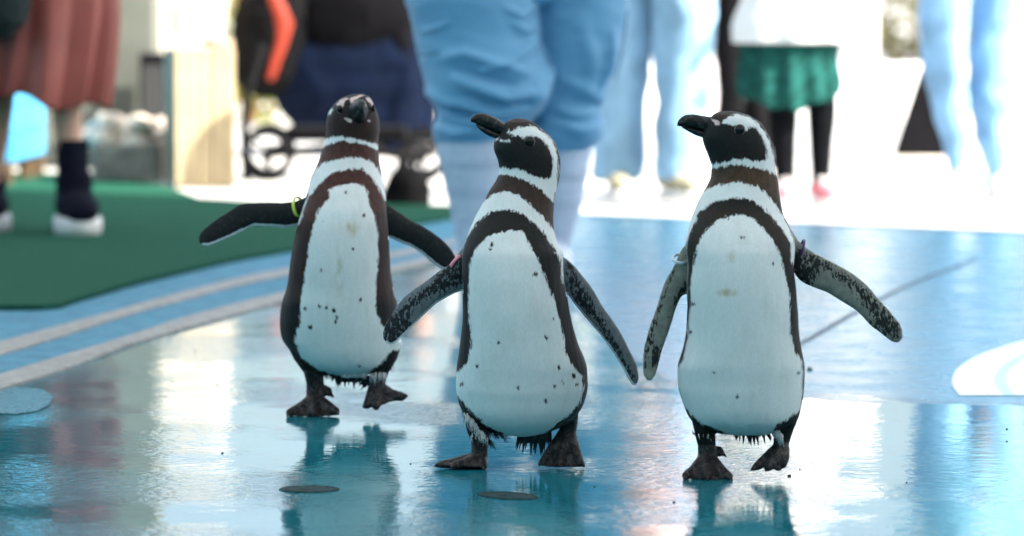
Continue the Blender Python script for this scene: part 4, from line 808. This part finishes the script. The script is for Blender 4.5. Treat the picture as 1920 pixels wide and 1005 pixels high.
# ---- pushchair behind the crouching person
dp = 17.2
pc = thing('pushchair', 'black pushchair frame with round spoked wheels behind the crouching person', 'pushchair', v3(*gp(640, 340)))
blk = mat('black_plastic', (.004, .004, .005), .75, .2, 20, .1, spec=.12)
def wheel(px, py, rp, d, name='wheel'):
    c = W(px, py, d); r = rp / (FPX / d); c[2] = r; a = np.linspace(0, 2 * np.pi, 33)
    m = MB(); m.tube([c + v3(math.cos(t) * r * .86, 0, math.sin(t) * r * .86) for t in a], r * .14, 10, caps=False); w_ = put('wheel', m, blk, pc)
    for k in range(3):
        m = MB(); t = k * 2.1 + .5; m.tube([c, c + v3(math.cos(t) * r * .8, 0, math.sin(t) * r * .8)], r * .07, 8); me = m.mesh('spoke'); setverts(me, verts(me) - np.array(pc.location)); link('spoke', me, blk, w_, True, (0, 0, 0))
    m = MB(); m.tube([c - v3(0, .03, 0), c + v3(0, .03, 0)], r * .22, 12); me = m.mesh('hub'); setverts(me, verts(me) - np.array(pc.location)); link('hub', me, blk, w_, True, (0, 0, 0))
for a_ in ((500, 290, 50, dp), (790, 300, 46, dp), (506, 290, 50, dp + .5), (794, 300, 46, dp + .5)): wheel(*a_)
for pts in ([(462, 340), (458, 250), (462, 180), (490, 90)], [(500, 290), (650, 272), (790, 300)]):
    for o_ in (0, .5): m = MB(); m.tube([W(x, y, dp + o_) for x, y in pts], .018, 10); put('frame_tube', m, blk, pc)
m = MB(); m.box(v3(*W(650, 250, dp + .25)), (.5, .3, .06), 0, .02); put('basket', m, mat('black_nylon', (0, 0, 0)), pc, smooth=False)

dbg = gdist(388); gb = thing('bag', 'black soft bag resting on the floor next to the white rubber boots', 'bag', v3(*gp(760, 388)))
m = MB(); loft(m, [(318, 742, 785), (330, 730, 796), (350, 720, 803), (375, 716, 806), (388, 720, 802)], dbg, 30, 24, bfac=.8); put('pouch', m, MATS['black_nylon'], gb, .008, 3, folds(.008, 14, 4))
m = MB(); m.tube([W(745, 322, dbg), W(752, 296, dbg), W(770, 290, dbg), W(780, 322, dbg)], .009, 8); put('handle', m, MATS['black_nylon'], gb)
# ---- people in the sun
def standing(label, d, legsrows, hx, hz_y, foot, face, s, top, hair, trou, shoes, hairlen=0, hem=None, legpx=None, soles=None):
    r_ = thing('person', label, 'person', v3(*gp(hx, foot)), 'people standing round the penguins')
    hip = W(hx, hz_y, d); b_ = MB(); kn = []; an = []
    for (rows_, dd) in legsrows:
        ys = [q[0] for q in rows_]; mid = [(q[1] + q[2]) / 2 for q in rows_]; ky = (hz_y + foot) / 2
        kn.append(W(np.interp(ky, ys, mid), ky, dd)); an.append(W(np.interp(foot - 35, ys, mid), foot - 35, dd))
    legs(b_, hip + v3(0, .05, 0), kn, an, s * .62)
    upper_body(r_, b_, hip, face, s, top=top, hair=hair, hairlen=hairlen, hem=hem); put('body', b_, SKIN, r_, .010, 2)
    m_ = MB()
    for rows_, dd in legsrows: loft(m_, rows_, dd, 36, 50)
    c = (kn[0] + kn[1]) / 2; m_.tube([hip + v3(-.09 * s, 0, -.02), hip + v3(.09 * s, 0, -.02)], .13 * s)
    put('trousers', m_, trou, r_, .008, 3, folds(.010, 8, int(hx) % 17))
    for a_, dv, (rows_, dd) in zip(an, shoes[1], legsrows): shoe(r_, v3(a_[0], dd, .003), dv, .26 * s, shoes[0], soles or wsole, wid=.046 * s)
    return r_
denim = mat('light_denim', (.20, .36, .52), .7, .22, 6, .25)
denim2 = mat('mid_denim', (.15, .30, .48), .7, .25, 6, .25)
standing('person in loose light blue trousers and beige trainers beside the work trousers', 15.95, [([(-160, 1110, 1225), (0, 1115, 1222), (100, 1118, 1218), (200, 1116, 1214), (300, 1112, 1208), (336, 1112, 1200)], 16.0), ([(-160, 1215, 1340), (0, 1222, 1340), (100, 1226, 1334), (200, 1228, 1326), (280, 1228, 1312), (338, 1226, 1300)], 15.9)], 1225, -165, 378, -1.35, 1.0, mat('pink_blouse', (.66, .46, .44), .7, .1, 8, .2), BLACKH, denim, (mat('beige_trainer', (.32, .29, .20), .6, .2, 40), ((.1, -1), (.5, -1))), hairlen=.25, hem=.10)
standing('person in light blue jeans and white trainers past the black slanted board', 15.7, [([(-160, 1712, 1822), (0, 1725, 1818), (131, 1734, 1815), (245, 1760, 1814), (324, 1784, 1818), (350, 1786, 1822)], 15.7), ([(-160, 1815, 1930), (0, 1820, 1918), (131, 1818, 1912), (245, 1828, 1900), (330, 1850, 1896), (350, 1850, 1896)], 15.85)], 1818, -170, 382, -1.8, 1.0, mat('pale_blue_shirt', (.22, .48, .66), .7, .1, 8, .2), BLACKH, denim2, (mat('white_trainer', (.72, .72, .70), .55, .08, 30), ((-.2, -1), (.5, -1))))
standing('person in dark charcoal trousers standing behind the child in green skirt', 17.6, [([(-130, 1335, 1408), (0, 1343, 1400), (110, 1342, 1396), (215, 1345, 1392), (310, 1346, 1388)], 17.6), ([(-130, 1385, 1458), (0, 1392, 1448), (110, 1394, 1445), (215, 1396, 1442), (310, 1396, 1440)], 17.75)], 1396, -140, 332, -1.5, 1.0, mat('cream_shirt', (.62, .60, .54), .7, .1, 8, .2), BLACKH, mat('charcoal_cloth', (.004, .004, .005), .95, .3, 9, .2, spec=.08), (dshoe, ((0, -1), (.2, -1))))
# child
dch = 15.3
ch = thing('person', 'child in white shirt, green knitted skirt, black leggings and pink shoes', 'person', v3(*gp(1505, 388)), 'people standing round the penguins')
hipx = W(1480, 20, dch); b_ = MB(); an1, an2 = W(1474, 352, dch), W(1538, 350, dch + .05)
legs(b_, hipx, [W(1468, 235, dch), W(1541, 235, dch + .05)], [an1, an2], .5)
upper_body(ch, b_, hipx, -1.3, .68, top=mat('white_cotton', (.78, .78, .78), .7, .06, 8, .2), hair=BLACKH, hairlen=.12, hem=.06); put('body', b_, SKIN, ch, .008, 2)
m = MB(); loft(m, [(-70, 1405, 1560), (0, 1390, 1590), (50, 1374, 1608), (80, 1376, 1606)], dch, 60, 24, cap=False, bfac=.75, mod=lambda s_, a: 1 + .05 * s_ * np.sin(9 * a)); ob = put('shirt_tail', m, MATS['white_cotton'], ch); q = ob.modifiers.new('thick', 'SOLIDIFY'); q.thickness = .004
m = MB(); loft(m, [(20, 1415, 1548), (75, 1392, 1566), (130, 1388, 1568), (180, 1387, 1572), (205, 1390, 1568)], dch, 120, 30, cap=False, bfac=.8, mod=lambda s_, a: 1 + (.03 + .06 * s_) * np.sin(13 * a + np.sin(2 * a)))
ob = put('skirt', m, mat('green_knit', (.011, .075, .066), .95, .5, 45, .9, 90, dist=.01, spec=.1), ch); V = verts(ob.data); b0 = V[:, 2].min(); c0_ = V[:, 0].mean(); k_ = np.clip(1 - (V[:, 2] - b0) / .2, 0, 1); V[:, 2] += k_ * (.05 * np.clip(np.abs(V[:, 0] - c0_) / .17, 0, 1) ** 1.5 + .008 * np.sin(V[:, 0] * 60)); setverts(ob.data, V); q = ob.modifiers.new('thick', 'SOLIDIFY'); q.thickness = .006
m = MB(); loft(m, [(60, 1440, 1500), (206, 1440, 1497), (270, 1444, 1493), (345, 1453, 1491)], dch, 24, 24); loft(m, [(60, 1505, 1565), (206, 1513, 1569), (270, 1517, 1562), (345, 1521, 1557)], dch + .05, 24, 24); put('leggings', m, mat('black_leggings', (.003, .0035, .005), .95, .2, 20, .2, spec=.08), ch, .008, 2)
for an, dd, dv in ((an1, dch, (-.1, -1)), (an2, dch + .05, (.3, -1))): shoe(ch, v3(an[0], dd, .003), dv, .19, mat('pink_canvas', (.50, .18, .22), .7, .1, 30), wsole, wid=.038, hi=.04)

# ================================================================== THINGS BEHIND
bw = mat('blue_painted_wood', (.06, .34, .60), .5, .1, 6, .2); bwd = bw
bt = thing('table', 'light blue boxed table on short wooden legs behind the terracotta skirt', 'table', v3(*gp(40, 345)))
c0 = gp(24, 352); c1 = gp(100, 330); ang = math.atan2(c1[1] - c0[1], c1[0] - c0[0]); L_ = .75; ux = v3(math.cos(ang), math.sin(ang), 0); uy = v3(-ux[1], ux[0], 0)
for i in range(4):
    m = MB(); m.box(c0 + ux * L_ / 2 + uy * .01 + v3(0, 0, .10 + .055 + i * .111), (L_, .022, .107), ang, .003); put('front_board', m, bw, bt, smooth=False)
for k in (0, 1): m = MB(); m.box(c0 + ux * (L_ * k) + uy * .26 + v3(0, 0, .10 + .22), (.022, .48, .44), ang, .003); put('side_panel', m, bw, bt, smooth=False)
m = MB(); m.box(c0 + ux * L_ / 2 + uy * .25 + v3(0, 0, .56), (L_ + .04, .56, .03), ang, .005); put('table_top', m, bw, bt, smooth=False)
for k in (.02, .62, .98):
    for j in (.03, .46): m = MB(); m.box(c0 + ux * L_ * k + uy * j + v3(0, 0, .05), (.05, .05, .10), ang, .003); put('leg', m, mat('brown_wood', (.12, .075, .04), .7, .3, 30, .3), bt, smooth=False)
gw = mat('grey_green_render', (.105, .112, .095), .8, .2, 3, .3)
o = MB(); a0, a1 = gp(-900, 316), gp(292, 316); o.box(((a0[0] + a1[0]) / 2, a0[1] + .15, 1.3), (a1[0] - a0[0], .3, 2.6), 0, .01); ob = link('wall', o.mesh('wall'), gw, smooth=False); tag(ob, 'grey green rendered wall behind the stone planter', 'wall'); recentre(ob)
# stone planter
pt = thing('planter', 'low grey concrete planter topped with rough beige stones', 'planter', v3(*gp(240, 345)))
m = MB(); cc = gp(236, 345); wpx = 130 / (FPX / cc[1]); m.box(cc + v3(0, .2, .08), (wpx, .4, .16), 0, .02); put('trough', m, mat('planter_concrete', (.20, .185, .16), .85, .3, 12, .5, 60), pt, smooth=False)
rs_ = random.Random(5)
for k in range(26):
    p_ = cc + v3(rs_.uniform(-.5, .5) * wpx * .95, rs_.uniform(.03, .36), .15 + rs_.uniform(0, .09)); m = MB(); r_ = rs_.uniform(.03, .055); m.ball(p_, (r_ * 1.3, r_, r_ * .9), 12, 8)
    me = m.mesh('stone'); wrinkle(me, lambda x, y, z: .012 * nz(x, y, z, 30, k)); setverts(me, verts(me) - np.array(pt.location)); link('stone', me, mat('beige_stone', (.55, .47, .39), .85, .35, 20, .5, 80), pt, True, (0, 0, 0))
sp_ = thing('speaker', 'small black box speaker standing behind the stone planter', 'speaker', v3(*gp(286, 322)))
c_ = gp(286, 322); m = MB(); m.box(c_ + v3(0, .12, .25), (48 / (FPX / c_[1]), .2, .50), 0, .008); put('cabinet', m, blk, sp_, smooth=False); m = MB(); m.box(c_ + v3(0, .016, .30), (38 / (FPX / c_[1]), .012, .3), 0, .003); put('grille', m, mat('dark_grille', (.03, .03, .03), .7, .2, 400), sp_, smooth=False)
# cream boarded cabinet
cream = mat('cream_painted_wood', (.46, .36, .22), .6, .1, 8, .2); cb_ = thing('cabinet', 'cream boarded cabinet in the sun beside the stone planter', 'cabinet', v3(*gp(372, 355)))
k0 = gp(330, 354); k1 = gp(440, 354) + v3(0, .05, 0); ang = math.atan2(k1[1] - k0[1], k1[0] - k0[0]); Lk = float(np.linalg.norm(k1 - k0)); ux = v3(math.cos(ang), math.sin(ang), 0); uy = v3(-ux[1], ux[0], 0)
m = MB(); m.box(k0 + ux * Lk / 2 + uy * .24 + v3(0, 0, .27), (Lk - .03, .42, .54), ang, .004); put('carcass', m, mat('shaded_side_olive', (.20, .20, .15), .7, .2, 12, .2), cb_, smooth=False)  # dark carcass colour holds the shade of the cabinet's left side
for i, (s0, s1) in enumerate([(0, .20), (.21, .40), (.41, .60), (.63, .79), (.81, 1.0)]):
    m = MB(); m.box(k0 + ux * Lk * (s0 + s1) / 2 + uy * .015 + v3(0, 0, .275), (Lk * (s1 - s0), .028, .55), ang, .003); put('board', m, cream, cb_, smooth=False)
m = MB(); m.box(k0 + ux * Lk * .84 + uy * .22 + v3(0, 0, .565), (Lk * .3, .40, .03), ang, .006); put('cap', m, cream, cb_, smooth=False)
wcab = thing('cabinet', 'tall white cabinet in the sun behind the cream boarded one', 'cabinet', v3(*gp(350, 300)))
c_ = gp(352, 300); m = MB(); m.box(c_ + v3(0, .25, .60), (120 / (FPX / c_[1]), .5, 1.2), 0, .01); put('carcass', m, mat('white_laminate', (.62, .57, .48), .5, .05, 6, .1), wcab, smooth=False)
for k in (-1, 1): m = MB(); m.box(c_ + v3(k * 29 / (FPX / c_[1]), -.012, .62), (56 / (FPX / c_[1]), .02, 1.1), 0, .003); dd_ = put('door', m, MATS['white_laminate'], wcab, smooth=False); m = MB(); m.tube([c_ + v3(k * .02, -.04, .6), c_ + v3(k * .02, -.04, .72)], .007, 8); me = m.mesh('handle'); setverts(me, verts(me) - np.array(wcab.location)); link('handle', me, steel, dd_, True, (0, 0, 0))
# flowering bush
def bush(label, c, rx, rz, n, cols, seed):
    b_ = thing('bush', label, 'bush', c); r_ = np.random.default_rng(seed)
    m = MB()
    for k in range(7): t = r_.uniform(0, 6.28); m.tube([c, c + v3(math.cos(t) * rx * .3, math.sin(t) * rx * .3, rz * .7), c + v3(math.cos(t) * rx * .7, math.sin(t) * rx * .7, rz * 1.4)], [.02, .014, .006], 6)
    put('stem', m, mat('brown_wood', (0, 0, 0)), b_)
    for name, col, cnt, sz in cols:
        m = MB(); V_ = []; F_ = []
        for k in range(int(n * cnt)):
            u = r_.normal(size=3); u /= np.linalg.norm(u); p_ = c + v3(0, 0, rz) + u * np.array([rx, rx, rz]) * r_.uniform(.45, 1) ** .5 * (1 + .25 * nz(*(u * 2), 1.5, seed)); a_ = r_.normal(size=3); a_ /= np.linalg.norm(a_); b2 = np.cross(a_, r_.normal(size=3)); b2 /= np.linalg.norm(b2); s_ = sz * r_.uniform(.6, 1.3); i0 = len(V_)
            V_ += [p_ - a_ * s_, p_ + b2 * s_ * .45, p_ + a_ * s_, p_ - b2 * s_ * .45]; F_.append((i0, i0 + 1, i0 + 2, i0 + 3))
        m.add(V_, F_); ob_ = put(name, m, mat(name + '_' + str(seed), col, .6, .3, 30, 0), b_, smooth=False); ob_['kind'] = 'stuff'
    return b_
bush('yellow green bush with orange flowers behind the cream cabinet', v3(*gp(470, 235)), .42, .55, 1500, [('leaves', (.16, .20, .03), 1, .04), ('flowers', (.60, .22, .08), .25, .03)], 3)
bush('olive green bush beyond the white kerb wall', v3(*gp(1690, 120)), .7, .35, 1500, [('leaves', (.09, .09, .035), 1, .05)], 4)
# black slanted board, white kerb wall, post, planter strip
bd = thing('sign_board', 'black slanted A shaped board standing in front of the white kerb', 'board', v3(*gp(1735, 305)))
q0, q1 = gp(1680, 303), gp(1800, 303); d_ = q0[1]
zt = float(W(1746, 85, d_)[2]); bm_ = mat('black_board', (.003, .003, .004), .9, .2, 10, .1, spec=.1)
for sgn, y_ in ((1, 0.0), (-1, .22)):
    m = MB(); xt = float(W(1746, 85, d_)[0]); m.slab([v3(q0[0], d_ + y_, .012), v3(q1[0], d_ + y_, .012), v3(xt + .10, d_ + .10 + sgn * -.008, zt), v3(xt, d_ + .10 + sgn * -.008, zt)], v3(0, .012, 0)); put('panel', m, bm_, bd, smooth=False)
m = MB(); m.box(v3((q0[0] + q1[0]) / 2, d_ + .11, .012), ((q1[0] - q0[0]) * 1.05, .3, .024), 0, .003); put('base_plate', m, mat('cream_base', (.6, .56, .48), .6), bd, smooth=False)
kw = MB(); kw.box((2.0, 24.2, .16), (9.5, .35, .32), 0, .02); ob = link('kerb_wall', kw.mesh('kerb_wall'), mat('white_masonry', (.78, .78, .76), .7, .06, 4, .3), smooth=False); tag(ob, 'low white masonry kerb wall in full sun behind the child', 'wall'); recentre(ob)
po = thing('post', 'cream painted square post between the child and the black board', 'post', v3(*gp(1622, 290)))
c_ = gp(1622, 290); m = MB(); m.box(c_ + v3(0, .05, .65), (46 / (FPX / c_[1]), .1, 1.3), 0, .008); put('shaft', m, mat('cream_post', (.80, .74, .64), .6, .06), po, smooth=False); m = MB(); m.box(c_ + v3(0, .05, .02), (.17, .17, .04), 0, .006); put('foot', m, MATS['cream_post'], po, smooth=False)
#END
